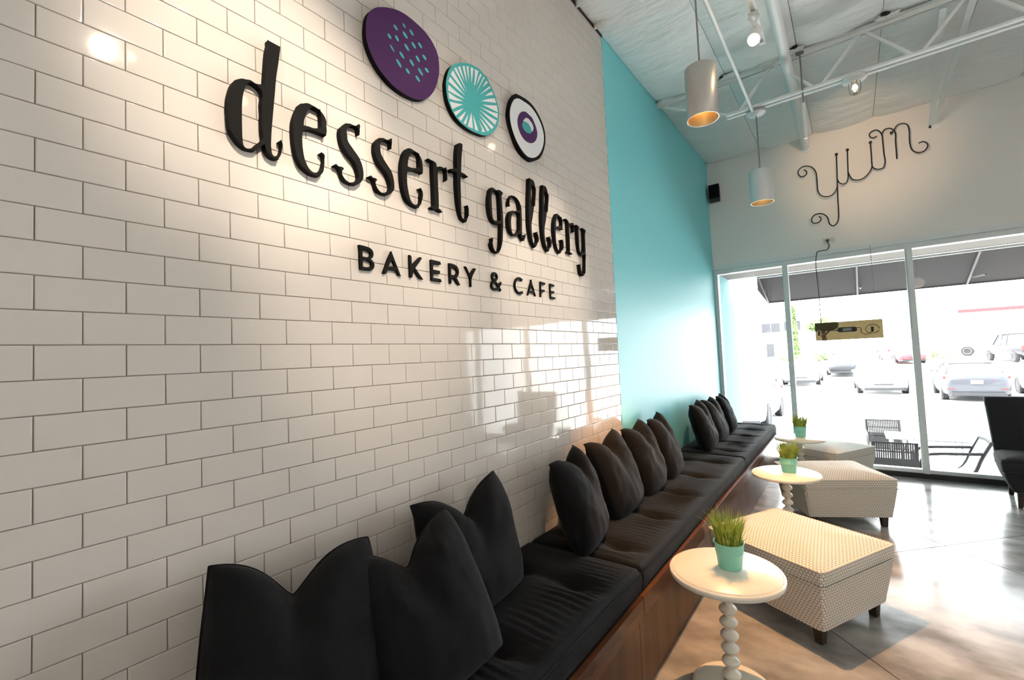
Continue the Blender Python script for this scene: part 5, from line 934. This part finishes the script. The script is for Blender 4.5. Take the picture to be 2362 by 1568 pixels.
potted_grass(1.035, 3.93, 1.0, 2, 'mint metal pot of grass on the middle table')
potted_grass(0.985, 5.56, 1.0, 3, 'mint metal pot of grass on the table by the window')

# ================================================================== OTTOMANS
def rrect(a, b, r, z, n=5):
    out = []
    for cx, cy, a0 in ((a - r, b - r, 0), (-a + r, b - r, PI/2), (-a + r, -b + r, PI), (a - r, -b + r, 1.5*PI)):
        for k in range(n + 1):
            t = a0 + PI/2 * k / n; out.append((cx + r * math.cos(t), cy + r * math.sin(t), z))
    return out
def dens(ring, k=4):
    o = []
    for i in range(len(ring)):
        p, q = Vector(ring[i-1]), Vector(ring[i])
        nseg = max(1, int((q - p).length / 0.035))
        for s in range(nseg): o.append(tuple(p.lerp(q, (s + 1) / nseg)))
    return o
def ottoman(x, y, yaw, sx, sy, label):
    t = thing('ottoman', label, 'ottoman', (x, y, 0), (0, 0, yaw), group='dotted storage ottomans')
    a, b = sx / 2, sy / 2
    rs_ = []
    for z, k, r in ((0.085, 0.045, 0.02), (0.088, 0.036, 0.02), (0.12, 0.032, 0.02), (0.20, 0.020, 0.018), (0.28, 0.008, 0.016), (0.315, 0.003, 0.014), (0.322, 0.002, 0.014), (0.324, 0.02, 0.012)):
        rs_.append(dens(rrect(a - k, b - k, r, z)))
    n0 = min(len(q) for q in rs_)
    def fitn(q, n):
        P = [Vector(p) for p in q]; d = [0]
        for i in range(len(P)): d.append(d[-1] + (P[(i+1) % len(P)] - P[i]).length)
        out = []
        for k in range(n):
            s = d[-1] * k / n; i = max(j for j in range(len(P)) if d[j] <= s + 1e-9)
            f = (s - d[i]) / max(1e-9, d[i+1] - d[i]); out.append(tuple(P[i].lerp(P[(i+1) % len(P)], f)))
        return out
    NN = 96
    bd = MB().loft([fitn(q, NN) for q in rs_]); me = bd.mesh('body', MT['dot_cloth'], smooth=True, sharp=35); box_uv(me); obj('body', me, t)
    lid = []
    for z, k, r in ((0.326, 0.018, 0.012), (0.329, 0.004, 0.014), (0.36, -0.002, 0.016), (0.392, 0.0, 0.016), (0.400, 0.002, 0.016)):
        lid.append(fitn(dens(rrect(a - k, b - k, r, z)), NN))
    for f in (0.985, 0.94, 0.86, 0.74, 0.60, 0.45, 0.30, 0.15, 0.03):
        hz = 0.401 + 0.042 * (1 - f ** 2.6)
        ring = fitn(dens(rrect(a - 0.002, b - 0.002, 0.016, 0.4)), NN)
        lid.append([(px * f, py * f, hz - 0.004 * noise.noise((px * f * 6 + x * 9, py * f * 6, 0.3))) for px, py, _ in ring])
    me = MB().loft(lid).mesh('lid', MT['dot_cloth'], smooth=True, sharp=35); box_uv(me); lo = obj('lid', me, t)
    for zz, kk in ((0.401, -0.001), (0.3245, -0.001)):
        me = MB().tube(fitn(dens(rrect(a - kk, b - kk, 0.016, zz)), NN), 0.0042, 6, closed=True).mesh('piping', MT['dot_cloth'], smooth=True); box_uv(me); obj('piping', me, lo)
    lg = MB().loft([[(-0.019, -0.019, 0.0), (0.019, -0.019, 0.0), (0.019, 0.019, 0.0), (-0.019, 0.019, 0.0)], [(-0.025, -0.025, 0.086), (0.025, -0.025, 0.086), (0.025, 0.025, 0.086), (-0.025, 0.025, 0.086)]]).mesh('leg', MT['leg_wood'], bevel=0.002)
    for i in (-1, 1):
        for j in (-1, 1): obj('leg', lg, t, (i * (a - 0.085), j * (b - 0.085), 0))
    return t
ottoman(1.152, 2.945, -0.495, 0.71, 0.66, 'cream dotted ottoman with dark legs nearest the camera')
ottoman(1.270, 4.70, 0.47, 0.71, 0.67, 'cream dotted ottoman in the middle, behind the second table')
ottoman(1.20, 5.87, 1.035, 0.66, 0.64, 'cream dotted ottoman furthest back against the window')

# ================================================================== DARK SLIPPER CHAIR AT RIGHT
ch = thing('slipper_chair', 'dark charcoal armless upholstered chair at right before the window', 'chair', (2.885, 5.84, 0), (0, 0, R_(-4)))
def slab(pts, y0, y1): return [[(px, y0, pz) for px, pz in pts], [(px, y1, pz) for px, pz in pts]]
rb_ = []
for z, hw, y0, y1 in ((0.16, 0.29, 0.20, 0.30), (0.30, 0.325, 0.18, 0.30), (0.45, 0.342, 0.175, 0.305), (0.60, 0.352, 0.18, 0.32), (0.75, 0.362, 0.195, 0.335), (0.88, 0.371, 0.215, 0.35), (0.925, 0.373, 0.225, 0.355), (0.94, 0.36, 0.24, 0.345)):
    rb_.append([(p[0], (y0 + y1) / 2 + p[1], z) for p in rrect(hw, (y1 - y0) / 2, 0.04, z)])
MB().loft(rb_).build('backrest', MT['fabric_charcoal'], ch, smooth=True, sharp=70)
sb = []
for z, hw, y0 in ((0.135, 0.275, -0.24), (0.15, 0.29, -0.255), (0.22, 0.318, -0.275), (0.30, 0.340, -0.29), (0.31, 0.33, -0.28)):
    sb.append([(p[0], (y0 + 0.20) / 2 + p[1], z) for p in rrect(hw, (0.20 - y0) / 2, 0.035, z)])
MB().loft(sb).build('seat_base', MT['fabric_charcoal'], ch, smooth=True, sharp=70)
sc_ = []
for z, k in ((0.312, 0.012), (0.322, 0.0), (0.40, -0.006), (0.425, 0.004), (0.445, 0.04), (0.458, 0.12), (0.462, 0.22)):
    sc_.append([(p[0], -0.055 + p[1], z) for p in rrect(0.348 - k, 0.245 - k, max(0.01, 0.035 - k * 0.1), z)])
cs = MB().loft(sc_).build('seat_cushion', MT['fabric_charcoal'], ch, smooth=True, sharp=70)
MB().tube([(p[0], -0.055 + p[1], 0.425) for p in rrect(0.347, 0.244, 0.035, 0)], 0.005, 6, closed=True).build('piping', MT['fabric_charcoal'], cs, smooth=True)
for i in (-1, 1):
    for j, yy in ((-1, -0.20), (1, 0.22)):
        MB().loft([[(i*0.245 + s*0.016, yy + u*0.016 + (0.03 if j > 0 else 0), 0.0) for s, u in ((-1,-1),(1,-1),(1,1),(-1,1))], [(i*0.23 + s*0.027, yy + u*0.027, 0.165) for s, u in ((-1,-1),(1,-1),(1,1),(-1,1))]]).build('leg', MT['leg_wood'], ch, bevel=0.002)
# ================================================================== OUTSIDE
def ground_z(y):
    for (a, za), (b, zb) in zip(LOT[:-1], LOT[1:]):
        if a <= y <= b: return za + (zb - za) * (y - a) / (b - a)
    return LOT[-1][1]
LOT = [(9.9, -0.76), (20.0, -0.80), (30.0, -0.80), (43.0, -0.20), (62.0, 0.18), (140.0, 0.6)]
struct(MB().box(-14, 24, Y_END + 0.2, 9.85, -1.0, -0.62).build('sidewalk', MT['pavement']))
struct(MB().loft([[(-70, y, z) for y, z in LOT] + [(-70, 140, -2.5), (-70, 9.9, -2.5)], [(110, y, z) for y, z in LOT] + [(110, 140, -2.5), (110, 9.9, -2.5)]]).build('parking_lot', MT['lot']))
struct(MB().box(-14, 24, 9.8, 9.98, -1.0, -0.615).build('curb', MT['pavement'], bevel=0.02))
# outside of the shop itself: teal wing wall, soffit, facade, roof edge
struct(MB().box(-0.42, 0.0, Y_END + 0.22, 7.72, -0.62, 2.60).build('wing_wall', MT['teal_wall_shaded']))
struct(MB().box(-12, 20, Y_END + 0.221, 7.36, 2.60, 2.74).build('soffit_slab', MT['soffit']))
struct(MB().box(-12, 20, Y_END + 0.221, Y_END + 0.36, 2.74, 5.4).build('facade', MT['stucco']))
struct(MB().box(-12, -0.42, Y_END + 0.05, Y_END + 0.22, -0.62, 2.60).build('facade_neighbour', MT['stucco']))
struct(MB().box(-12, 20, -4.2, Y_END + 0.36, Z_CEIL + 0.2, Z_CEIL + 0.5).build('roof', MT['stucco']))
struct(MB().box(-0.25, 20, Y_END + 0.155, Y_END + 0.22, -0.62, 0.045).build('plinth', MT['stucco']))
aw = thing('awning', 'dark grey fabric awning with frame bars outside above the window', 'awning', (0.40, 7.36, 2.58))
A0, A1 = Vector((0, 0, 0.0)), Vector((0, 0.92, -0.31))
LX = 14.0
MB().loft([[(0, A0.y, A0.z), (0, A1.y, A1.z), (0, A1.y, A1.z + 0.008), (0, A0.y, A0.z + 0.008)], [(LX, A0.y, A0.z), (LX, A1.y, A1.z), (LX, A1.y, A1.z + 0.008), (LX, A0.y, A0.z + 0.008)]]).build('canopy_cloth', MT['awning'], aw)
MB().bar((0, 0.0, 0.0), (LX, 0.0, 0.0), 0.03, 0.03).build('top_bar', MT['frame_white'], aw)
MB().bar((0, A1.y, A1.z - 0.004), (LX, A1.y, A1.z - 0.004), 0.02, 0.02).build('front_bar', MT['awning_bar'], aw)
MB().add([(0, 0, 0), (0, A1.y, A1.z), (0, 0.0, A1.z + 0.12), (0.006, 0, 0), (0.006, A1.y, A1.z), (0.006, 0.0, A1.z + 0.12)], [(0, 1, 2), (5, 4, 3), (0, 3, 4, 1), (1, 4, 5, 2), (2, 5, 3, 0)]).build('end_panel', MT['awning'], aw)
x = 0.02
while x < LX:
    MB().bar((x, 0.01, -0.012), (x, A1.y, A1.z - 0.012), 0.022, 0.022).build('rafter', MT['awning_bar'], aw)
    MB().bar((x + 0.03, 0.02, -0.30), (x + 0.03, A1.y * 0.75, A1.z * 0.75 - 0.02), 0.016, 0.016).build('strut', MT['awning_bar'], aw) if x > 1 else None
    x += 1.2

# ---- patio furniture
def wicker_chair(x, y, yaw, label):
    t = thing('patio_chair', label, 'chair', (x, y, -0.62), (0, 0, yaw), group='patio chairs outside the window')
    for i in (-1, 1):
        MB().tube(catmull([(i*0.25, -0.24, 0.0), (i*0.25, -0.24, 0.40), (i*0.25, -0.22, 0.60), (i*0.25, -0.10, 0.635), (i*0.25, 0.20, 0.635)], False, 4, 100), 0.013, 8).build('front_leg_arm', MT['wicker'], t, smooth=True)
        MB().tube([(i*0.23, 0.26, 0.0), (i*0.23, 0.24, 0.42), (i*0.23, 0.31, 0.80)], 0.013, 8).build('rear_leg', MT['wicker'], t, smooth=True)
    for k in range(21):
        MB().box(-0.235 + k*0.0235 - 0.0095, -0.235 + k*0.0235 + 0.0095, 0.0, 0.008, 0.0, 0.38).xf(Matrix.Translation((0, 0.25, 0.42)) @ Matrix.Rotation(-0.18, 4, 'X')).build('back_slat', MT['wicker'], t)
    for zz in (0.0, 0.12, 0.25, 0.37):
        MB().box(-0.245, 0.245, -0.006, 0.0, zz, zz + 0.022).xf(Matrix.Translation((0, 0.25, 0.42)) @ Matrix.Rotation(-0.18, 4, 'X')).build('back_band', MT['wicker'], t)
    MB().box(-0.24, 0.24, 0.001, 0.007, 0.0, 0.17).xf(Matrix.Translation((0, 0.25, 0.42)) @ Matrix.Rotation(-0.18, 4, 'X')).build('woven_panel', MT['wicker'], t)
    MB().box(-0.25, 0.25, -0.25, 0.25, 0.40, 0.425).build('seat', MT['wicker'], t, bevel=0.008)
    return t
wicker_chair(1.86, 7.86, PI + 0.05, 'dark wicker patio chair outside, its slatted back to the glass')
wicker_chair(1.86, 9.42, 0.05, 'dark wicker patio chair on far side of the outdoor table')
tc = thing('sling_chair', 'patio chair with bent tube arms and sling seat seen side on', 'chair', (2.42, 7.98, -0.60), (0, 0, R_(3)))
for j in (-1, 1):
    yy = j * 0.24
    MB().tube(catmull([(0.40, yy, 0.80), (0.30, yy, 0.60), (0.21, yy, 0.40), (0.15, yy, 0.345), (0.05, yy, 0.35), (-0.15, yy, 0.385), (-0.27, yy, 0.40), (-0.30, yy, 0.30), (-0.29, yy, 0.0)], False, 4, 120), 0.02, 8).build('side_rail', MT['wicker'], tc, smooth=True)
    MB().tube(catmull([(-0.28, yy, 0.38), (-0.29, yy, 0.50), (-0.24, yy, 0.60), (-0.10, yy, 0.635), (0.06, yy, 0.645), (0.31, yy, 0.66)], False, 4, 120), 0.02, 8).build('arm_rail', MT['wicker'], tc, smooth=True)
    MB().tube([(0.20, yy, 0.36), (0.24, yy, 0.0)], 0.013, 8).build('rear_leg', MT['wicker'], tc, smooth=True)
MB().tube([(0.40, -0.26, 0.80), (0.41, 0, 0.81), (0.40, 0.26, 0.80)], 0.022, 10).build('head_roll', MT['wicker'], tc, smooth=True)
sl = catmull([(0.385, 0, 0.78), (0.30, 0, 0.60), (0.21, 0, 0.41), (0.15, 0, 0.36), (0.05, 0, 0.362), (-0.15, 0, 0.395), (-0.26, 0, 0.408)], False, 4, 120)
MB().loft([[(p.x, -0.23, p.z), (p.x, 0.23, p.z), (p.x + 0.006, 0.23, p.z + 0.006), (p.x + 0.006, -0.23, p.z + 0.006)] for p in sl]).build('sling', MT['headlight'], tc, smooth=True)
pt = thing('patio_table', 'thin topped outdoor table between the patio chairs', 'table', (2.28, 8.72, -0.62))
MB().box(-0.45, 0.45, -0.33, 0.33, 0.70, 0.715).build('table_top', MT['headlight'], pt, bevel=0.003)
for i in (-1, 1):
    for j in (-1, 1): MB().tube([(i*0.38, j*0.27, 0), (i*0.38, j*0.27, 0.70)], 0.014, 8).build('leg', MT['rim'], pt, smooth=True)

# ---- cars
def wheel(parent, x, y, r, side):
    m = Matrix.Translation((x, y, r)) @ Matrix.Rotation(side * PI / 2, 4, 'Y')
    w_ = MB().lathe([(r*0.62, 0.0), (r*0.66, 0.01), (r*0.94, 0.0), (r, -0.03), (r, -0.19), (r*0.9, -0.22), (r*0.55, -0.22)], 28).xf(m).build('tyre', MT['tyre'], parent, smooth=True, sharp=50)
    MB().lathe([(0.0, -0.01), (r*0.12, -0.005), (r*0.15, -0.03), (r*0.5, -0.02), (r*0.6, 0.0), (r*0.64, 0.002), (r*0.64, -0.04), (0.0, -0.06)], 28).xf(m).build('rim', MT['rim'], w_, smooth=True)
def sect(y, z0, z1, hw, crown=0.02):
    h = z1 - z0
    half = [(hw*0.80, z0), (hw*0.95, z0 + 0.06), (hw*0.995, z0 + h*0.30), (hw, z0 + h*0.52), (hw*0.975, z0 + h*0.74), (hw*0.93, z1 - h*0.07), (hw*0.80, z1 - 0.004), (hw*0.4, z1 + crown)]
    return [(px, y, pz) for px, pz in half] + [(-px, y, pz) for px, pz in reversed(half)]
def ghouse(y, zb, zt, wb_, wt_):
    half = [(wb_, zb), (wb_*0.985, zb + (zt - zb)*0.3), (wt_*1.03, zt - 0.06), (wt_*0.92, zt - 0.012), (wt_*0.4, zt)]
    return [(px, y, pz) for px, pz in half] + [(-px, y, pz) for px, pz in reversed(half)]
def sedan(name, label, paint, x, y, yaw, facing, tail=None, zofs=0.0):
    """origin at the middle of the car on the ground; +y is forward"""
    t = thing(name, label, 'car', (x, y, ground_z(y) + zofs), (0, 0, yaw), group='cars in the parking lot')
    P = MT[paint]
    st = [(-2.32, 0.36, 0.80, 0.70), (-2.28, 0.28, 0.93, 0.80), (-2.15, 0.24, 1.00, 0.88), (-1.75, 0.22, 1.02, 0.915), (-1.0, 0.20, 0.98, 0.92), (0.2, 0.20, 0.95, 0.92), (1.0, 0.20, 0.93, 0.915), (1.7, 0.21, 0.86, 0.90), (2.1, 0.22, 0.76, 0.85), (2.28, 0.26, 0.66, 0.74), (2.34, 0.34, 0.56, 0.62)]
    body = MB().loft([sect(*s) for s in st]).build('body', P, t, smooth=True, sharp=60)
    gh = [(-1.75, 0.99, 1.03, 0.76, 0.70), (-1.15, 0.97, 1.36, 0.80, 0.62), (-0.55, 0.96, 1.43, 0.81, 0.62), (0.15, 0.95, 1.42, 0.81, 0.62), (0.55, 0.94, 1.30, 0.80, 0.60), (1.15, 0.92, 0.95, 0.76, 0.66)]
    MB().loft([ghouse(*s) for s in gh]).build('windows', MT['car_glass'], t, smooth=True, sharp=60)
    MB().loft([[(-0.60, -1.18, 1.352), (0.60, -1.18, 1.352), (0.60, -1.18, 1.378), (-0.60, -1.18, 1.378)], [(-0.62, -0.55, 1.42), (0.62, -0.55, 1.42), (0.58, -0.55, 1.45), (-0.58, -0.55, 1.45)], [(-0.62, 0.15, 1.41), (0.62, 0.15, 1.41), (0.58, 0.15, 1.44), (-0.58, 0.15, 1.44)], [(-0.60, 0.42, 1.34), (0.60, 0.42, 1.34), (0.60, 0.42, 1.365), (-0.60, 0.42, 1.365)]]).build('roof', P, t, smooth=True)
    for s in (-1, 1):
        for a, b in (((s*0.66, -1.15, 1.345), (s*0.76, -1.72, 1.03)), ((s*0.655, -0.4, 1.405), (s*0.815, -0.4, 0.97)), ((s*0.64, 0.50, 1.31), (s*0.775, 1.13, 0.95))):
            MB().bar(a, b, 0.05, 0.03).build('pillar', P, t)
        for yy in (-1.38, 1.40):
            wheel(t, s * 0.915, yy, 0.33, s)
            MB().lathe([(0.335, 0.0), (0.365, 0.004), (0.375, -0.05), (0.33, -0.05)], 28).xf(Matrix.Translation((s*0.918, yy, 0.34)) @ Matrix.Rotation(s * PI / 2, 4, 'Y')).build('wheel_arch', MT['bumper_dark'], t, smooth=True)
        MB().box(s*0.92 - 0.03, s*0.92 + 0.11*s + 0.03, 0.78, 0.90, 0.95, 1.05).build('mirror', P, t, bevel=0.02)
        MB().loft([[(s*0.46, 2.295, 0.58), (s*0.80, 2.08, 0.62), (s*0.80, 2.08, 0.72), (s*0.46, 2.25, 0.68)], [(s*0.46, 2.33, 0.58), (s*0.83, 2.12, 0.62), (s*0.83, 2.12, 0.72), (s*0.46, 2.29, 0.68)]]).build('headlight', MT['headlight'], t)
        MB().loft([[(s*0.40, -2.27, 0.80), (s*0.86, -2.10, 0.84), (s*0.86, -2.10, 0.95), (s*0.40, -2.24, 0.90)], [(s*0.40, -2.33, 0.80), (s*0.885, -2.16, 0.84), (s*0.885, -2.16, 0.93), (s*0.40, -2.30, 0.88)]]).build('tail_light', MT['tail_red'], t)
        MB().box(s*0.70 - 0.09, s*0.70 + 0.09, -2.34, -2.25, 0.46, 0.49).build('reflector', MT['tail_red'], t)
        MB().lathe([(0.035, 0), (0.05, 0), (0.052, 0.05), (0.035, 0.05)], 14).xf(Matrix.Translation((s*0.52, -2.30, 0.30)) @ Matrix.Rotation(PI/2, 4, 'X') @ Matrix.Scale(1.5, 4, (1, 0, 0))).build('exhaust_tip', MT['rim'], t, smooth=True)
    MB().loft([[(-0.72, -2.36, 0.24), (0.72, -2.36, 0.24), (0.66, -2.37, 0.36), (-0.66, -2.37, 0.36)], [(-0.78, -2.15, 0.20), (0.78, -2.15, 0.20), (0.74, -2.15, 0.37), (-0.74, -2.15, 0.37)]]).build('rear_diffuser', MT['bumper_dark'], t)
    MB().loft([[(-0.70, 2.38, 0.20), (0.70, 2.38, 0.20), (0.66, 2.38, 0.31), (-0.66, 2.38, 0.31)], [(-0.80, 2.15, 0.18), (0.80, 2.15, 0.18), (0.78, 2.15, 0.32), (-0.78, 2.15, 0.32)]]).build('front_valance', MT['bumper_dark'], t)
    MB().box(-0.34, 0.34, 2.30, 2.375, 0.42, 0.49).build('grille', MT['bumper_dark'], t)
    MB().box(-0.16, 0.16, -2.345, -2.30, 0.66, 0.79).build('number_plate', MT['plate'], t)
    return t
sedan('silver_sedan', 'silver sedan seen from behind with red tail lights outside', 'car_silver', 5.15, 24.7, R_(-2), 1)
sedan('white_sedan', 'white sedan facing the shop in the lot behind the window sign', 'car_white', 2.45, 27.2, PI + R_(2), -1)
sedan('white_hatchback', 'white car parked far left in the lot beside the first mullion', 'car_white', -0.95, 31.4, PI, -1)
sedan('white_saloon', 'white car far left in the lot, half behind the pink pillar side', 'car_white', -3.3, 31.0, PI + R_(8), -1)
sedan('dark_sedan', 'dark grey car mostly hidden left of the white sedan', 'car_dark', 1.0, 36.5, PI, -1)
sedan('red_coupe', 'small red car far away in the lot near the hedge', 'car_red', 4.55, 45.0, PI + R_(14), 1)
sedan('pale_sedan', 'pale car at the right edge beside the silver sedan', 'car_white', 7.75, 24.8, 0, 1)
nc = sedan('near_white_car', 'white car parked close outside beyond the end of the bench', 'car_white', -1.42, 15.6, PI, -1)
MB().loft([[(0.50, 2.32, 0.70), (0.80, 2.16, 0.72), (0.80, 2.14, 0.78), (0.50, 2.28, 0.76)], [(0.50, 2.35, 0.70), (0.84, 2.18, 0.72), (0.84, 2.16, 0.78), (0.50, 2.31, 0.76)]]).build('turn_signal', MT['amber'], nc)

def pickup(label, paint, x, y, yaw):
    t = thing('pickup_truck', label, 'truck', (x, y, ground_z(y)), (0, 0, yaw), group='pickup trucks in the far lot'); P = MT[paint]
    st = [(-2.85, 0.55, 1.12, 0.94), (-2.75, 0.50, 1.15, 0.97), (-0.6, 0.45, 1.15, 0.98), (1.2, 0.45, 1.14, 0.98), (2.2, 0.45, 1.12, 0.96), (2.75, 0.48, 1.05, 0.92), (2.85, 0.55, 0.95, 0.85)]
    MB().loft([sect(*s, 0.0) for s in st]).build('body', P, t, smooth=True, sharp=50)
    MB().loft([ghouse(*s) for s in ((-0.75, 1.13, 1.30, 0.86, 0.80), (-0.62, 1.13, 1.82, 0.88, 0.72), (0.6, 1.13, 1.86, 0.88, 0.72), (1.35, 1.12, 1.20, 0.85, 0.75))]).build('cab_windows', MT['car_glass'], t, smooth=True)
    MB().box(-0.72, 0.72, -0.65, 0.70, 1.83, 1.88).build('cab_roof', P, t, bevel=0.02)
    for s in (-1, 1):
        for a, b in (((s*0.75, -0.63, 1.83), (s*0.88, -0.70, 1.14)), ((s*0.75, 0.05, 1.84), (s*0.89, 0.05, 1.14)), ((s*0.74, 0.68, 1.83), (s*0.86, 1.33, 1.15))):
            MB().bar(a, b, 0.07, 0.05).build('pillar', P, t)
        for yy in (-1.75, 1.85): wheel(t, s * 0.985, yy, 0.41, s)
        MB().box(s*0.86 - 0.09, s*0.86 + 0.09, -2.90, -2.80, 0.80, 1.08).build('tail_light', MT['tail_red'], t)
    MB().box(-0.74, 0.74, -2.885, -2.83, 0.66, 1.10).build('tailgate', P, t, bevel=0.01)
    MB().box(-0.14, 0.14, -2.90, -2.88, 0.86, 0.94).build('badge', MT['plate'], t)
    MB().box(-0.92, 0.92, -3.02, -2.80, 0.48, 0.64).build('rear_bumper', MT['rim'], t, bevel=0.02)
    return t
pickup('dark grey pickup truck seen from behind near right edge outside', 'car_dark', 10.6, 43.4, R_(8))
pickup('pale pickup truck behind the dark pickup, close to the fuel canopy', 'car_white', 11.4, 53.0, R_(80))

# ---- planting
def leaves(name, parent, blobs, n, size, seed):
    rs = random.Random(seed); m = MB()
    for (cx, cy_, cz, rx, ry, rz) in blobs:
        for _ in range(n):
            d = Vector((rs.gauss(0, 1), rs.gauss(0, 1), rs.gauss(0, 1))).normalized() * (0.65 + 0.4 * rs.random())
            c = Vector((cx + d.x * rx, cy_ + d.y * ry, cz + d.z * rz))
            a = Vector((rs.gauss(0, 1), rs.gauss(0, 1), rs.gauss(0, 1))).normalized(); b = a.orthogonal().normalized()
            s = size * (0.6 + 0.8 * rs.random())
            m.add([c - a*s, c + b*s*0.55, c + a*s, c - b*s*0.55], [(0, 1, 2, 3)])
    me = bpy.data.meshes.new(name); me.from_pydata(m.v, [], m.f); me.materials.append(MT['leaf'])
    o = obj(name, me, parent); o['kind'] = 'stuff'; return o
def hedge(x0, x1, y, h, label, seed):
    t = thing('hedge', label, 'hedge', ((x0 + x1) / 2, y, ground_z(y)), group='low hedges across the lot')
    n = max(2, int((x1 - x0) / 0.8)); L = x1 - x0
    leaves('foliage', t, [(-L/2 + L*(k + 0.5)/n, 0, h*0.55, L/n*0.75, 0.5, h*0.5) for k in range(n)], 220, 0.09, seed)
    for k in range(n): MB().tube([(-L/2 + L*(k + 0.5)/n, 0, 0), (-L/2 + L*(k + 0.5)/n + 0.05, 0, h*0.5)], 0.05, 6).build('stem', MT['bark'], t)
    return t
hedge(4.9, 7.9, 48.5, 0.75, 'low green hedge strip left of the pickup trucks', 1)
hedge(-1.6, 0.2, 50.0, 0.75, 'short piece of green hedge below the smoked sign', 2)
hedge(-4.2, -2.6, 52.0, 0.5, 'low green hedge beside the building entrance', 3)
tr = thing('leafy_tree', 'slim leafy tree with mottled trunk behind the window sign', 'tree', (-0.6, 52.0, ground_z(52)))
MB().tube([(0, 0, 0), (0.1, 0, 1.5), (-0.05, 0, 2.6), (0.1, 0, 3.8)], 0.24, 10, taper=lambda f: 1 - 0.5 * f).build('trunk', MT['bark'], tr, smooth=True)
for a in range(5): MB().tube([(0, 0, 2.3 + 0.2*a), (0.6*math.cos(a*1.3), 0.6*math.sin(a*1.3), 3.1 + 0.1*a), (1.0*math.cos(a*1.3), 1.0*math.sin(a*1.3), 3.7)], 0.08, 6).build('branch', MT['bark'], tr, smooth=True)
leaves('crown', tr, [(0, 0, 3.6, 0.9, 0.9, 0.55), (0.6, 0.3, 3.3, 0.6, 0.6, 0.4), (-0.7, 0, 3.3, 0.6, 0.6, 0.4)], 400, 0.14, 9)
cy_t = thing('cypress_tree', 'narrow green cypress at the corner of the far building', 'tree', (-3.6, 58.0, ground_z(58)))
MB().tube([(0, 0, 0), (0, 0, 4.0)], 0.09, 8).build('trunk', MT['bark'], cy_t, smooth=True)
leaves('foliage', cy_t, [(0, 0, 0.9 + 0.75*k, 0.55 - 0.06*k, 0.55 - 0.06*k, 0.6) for k in range(7)], 260, 0.13, 12)

# ---- far buildings
fb = thing('far_building', 'pale low building with dark strip windows across the lot', 'building', (-9.0, 64.0, ground_z(64)))
MB().box(-16, 6.0, 0, 14, 0, 9.5).build('wall', MT['bld_white'], fb)
MB().box(-16.2, 6.2, -0.2, 14, 9.5, 9.9).build('parapet', MT['bld_white'], fb)
MB().box(-3.1, 1.0, -0.35, 0.0, 0.0, 7.4).build('pink_pier', MT['bld_pink'], fb)
for x0, x1, z0, z1 in ((1.3, 3.4, 3.1, 4.3), (3.8, 5.6, 3.2, 4.4), (1.7, 2.6, 0.0, 1.7), (-6.5, -3.6, 3.1, 3.9), (-6.0, -3.8, 1.0, 2.0)):
    wi = MB().box(x0, x1, -0.04, 0.06, z0, z1).build('window', MT['bld_white'], fb)
    n = max(1, int((x1 - x0) / 0.7))
    for k in range(n):
        MB().box(x0 + (x1 - x0) * k / n + 0.03, x0 + (x1 - x0) * (k + 1) / n - 0.03, -0.06, -0.04, z0 + 0.03, z1 - 0.03).build('pane', MT['bld_glass'], wi)
gs = thing('fuel_canopy', 'white fuel station canopy with red stripe far right outside', 'canopy', (16.5, 70.0, ground_z(70)))
MB().box(-5.5, 8, -4, 4, 3.9, 4.7).build('canopy_roof', MT['bld_white'], gs)
MB().box(-5.52, 8.02, -4.03, -4.0, 4.0, 4.35).build('red_stripe', MT['canopy_red'], gs)
for xx in (-1.0, 1.3, 5.0):
    MB().box(xx - 0.2, xx + 0.2, -2.2, -1.8, 0, 3.9).build('column', MT['bld_white'], gs)
    pm = MB().box(xx + 0.5, xx + 1.1, -2.3, -1.7, 0, 1.7).build('fuel_pump', MT['plate'], gs)
    MB().box(xx + 0.55, xx + 1.05, -2.33, -2.3, 1.0, 1.5).build('pump_screen', MT['bumper_dark'], pm)
    MB().box(xx + 0.5, xx + 1.1, -2.33, -2.3, 0.0, 0.6).build('pump_panel', MT['canopy_red'], pm)
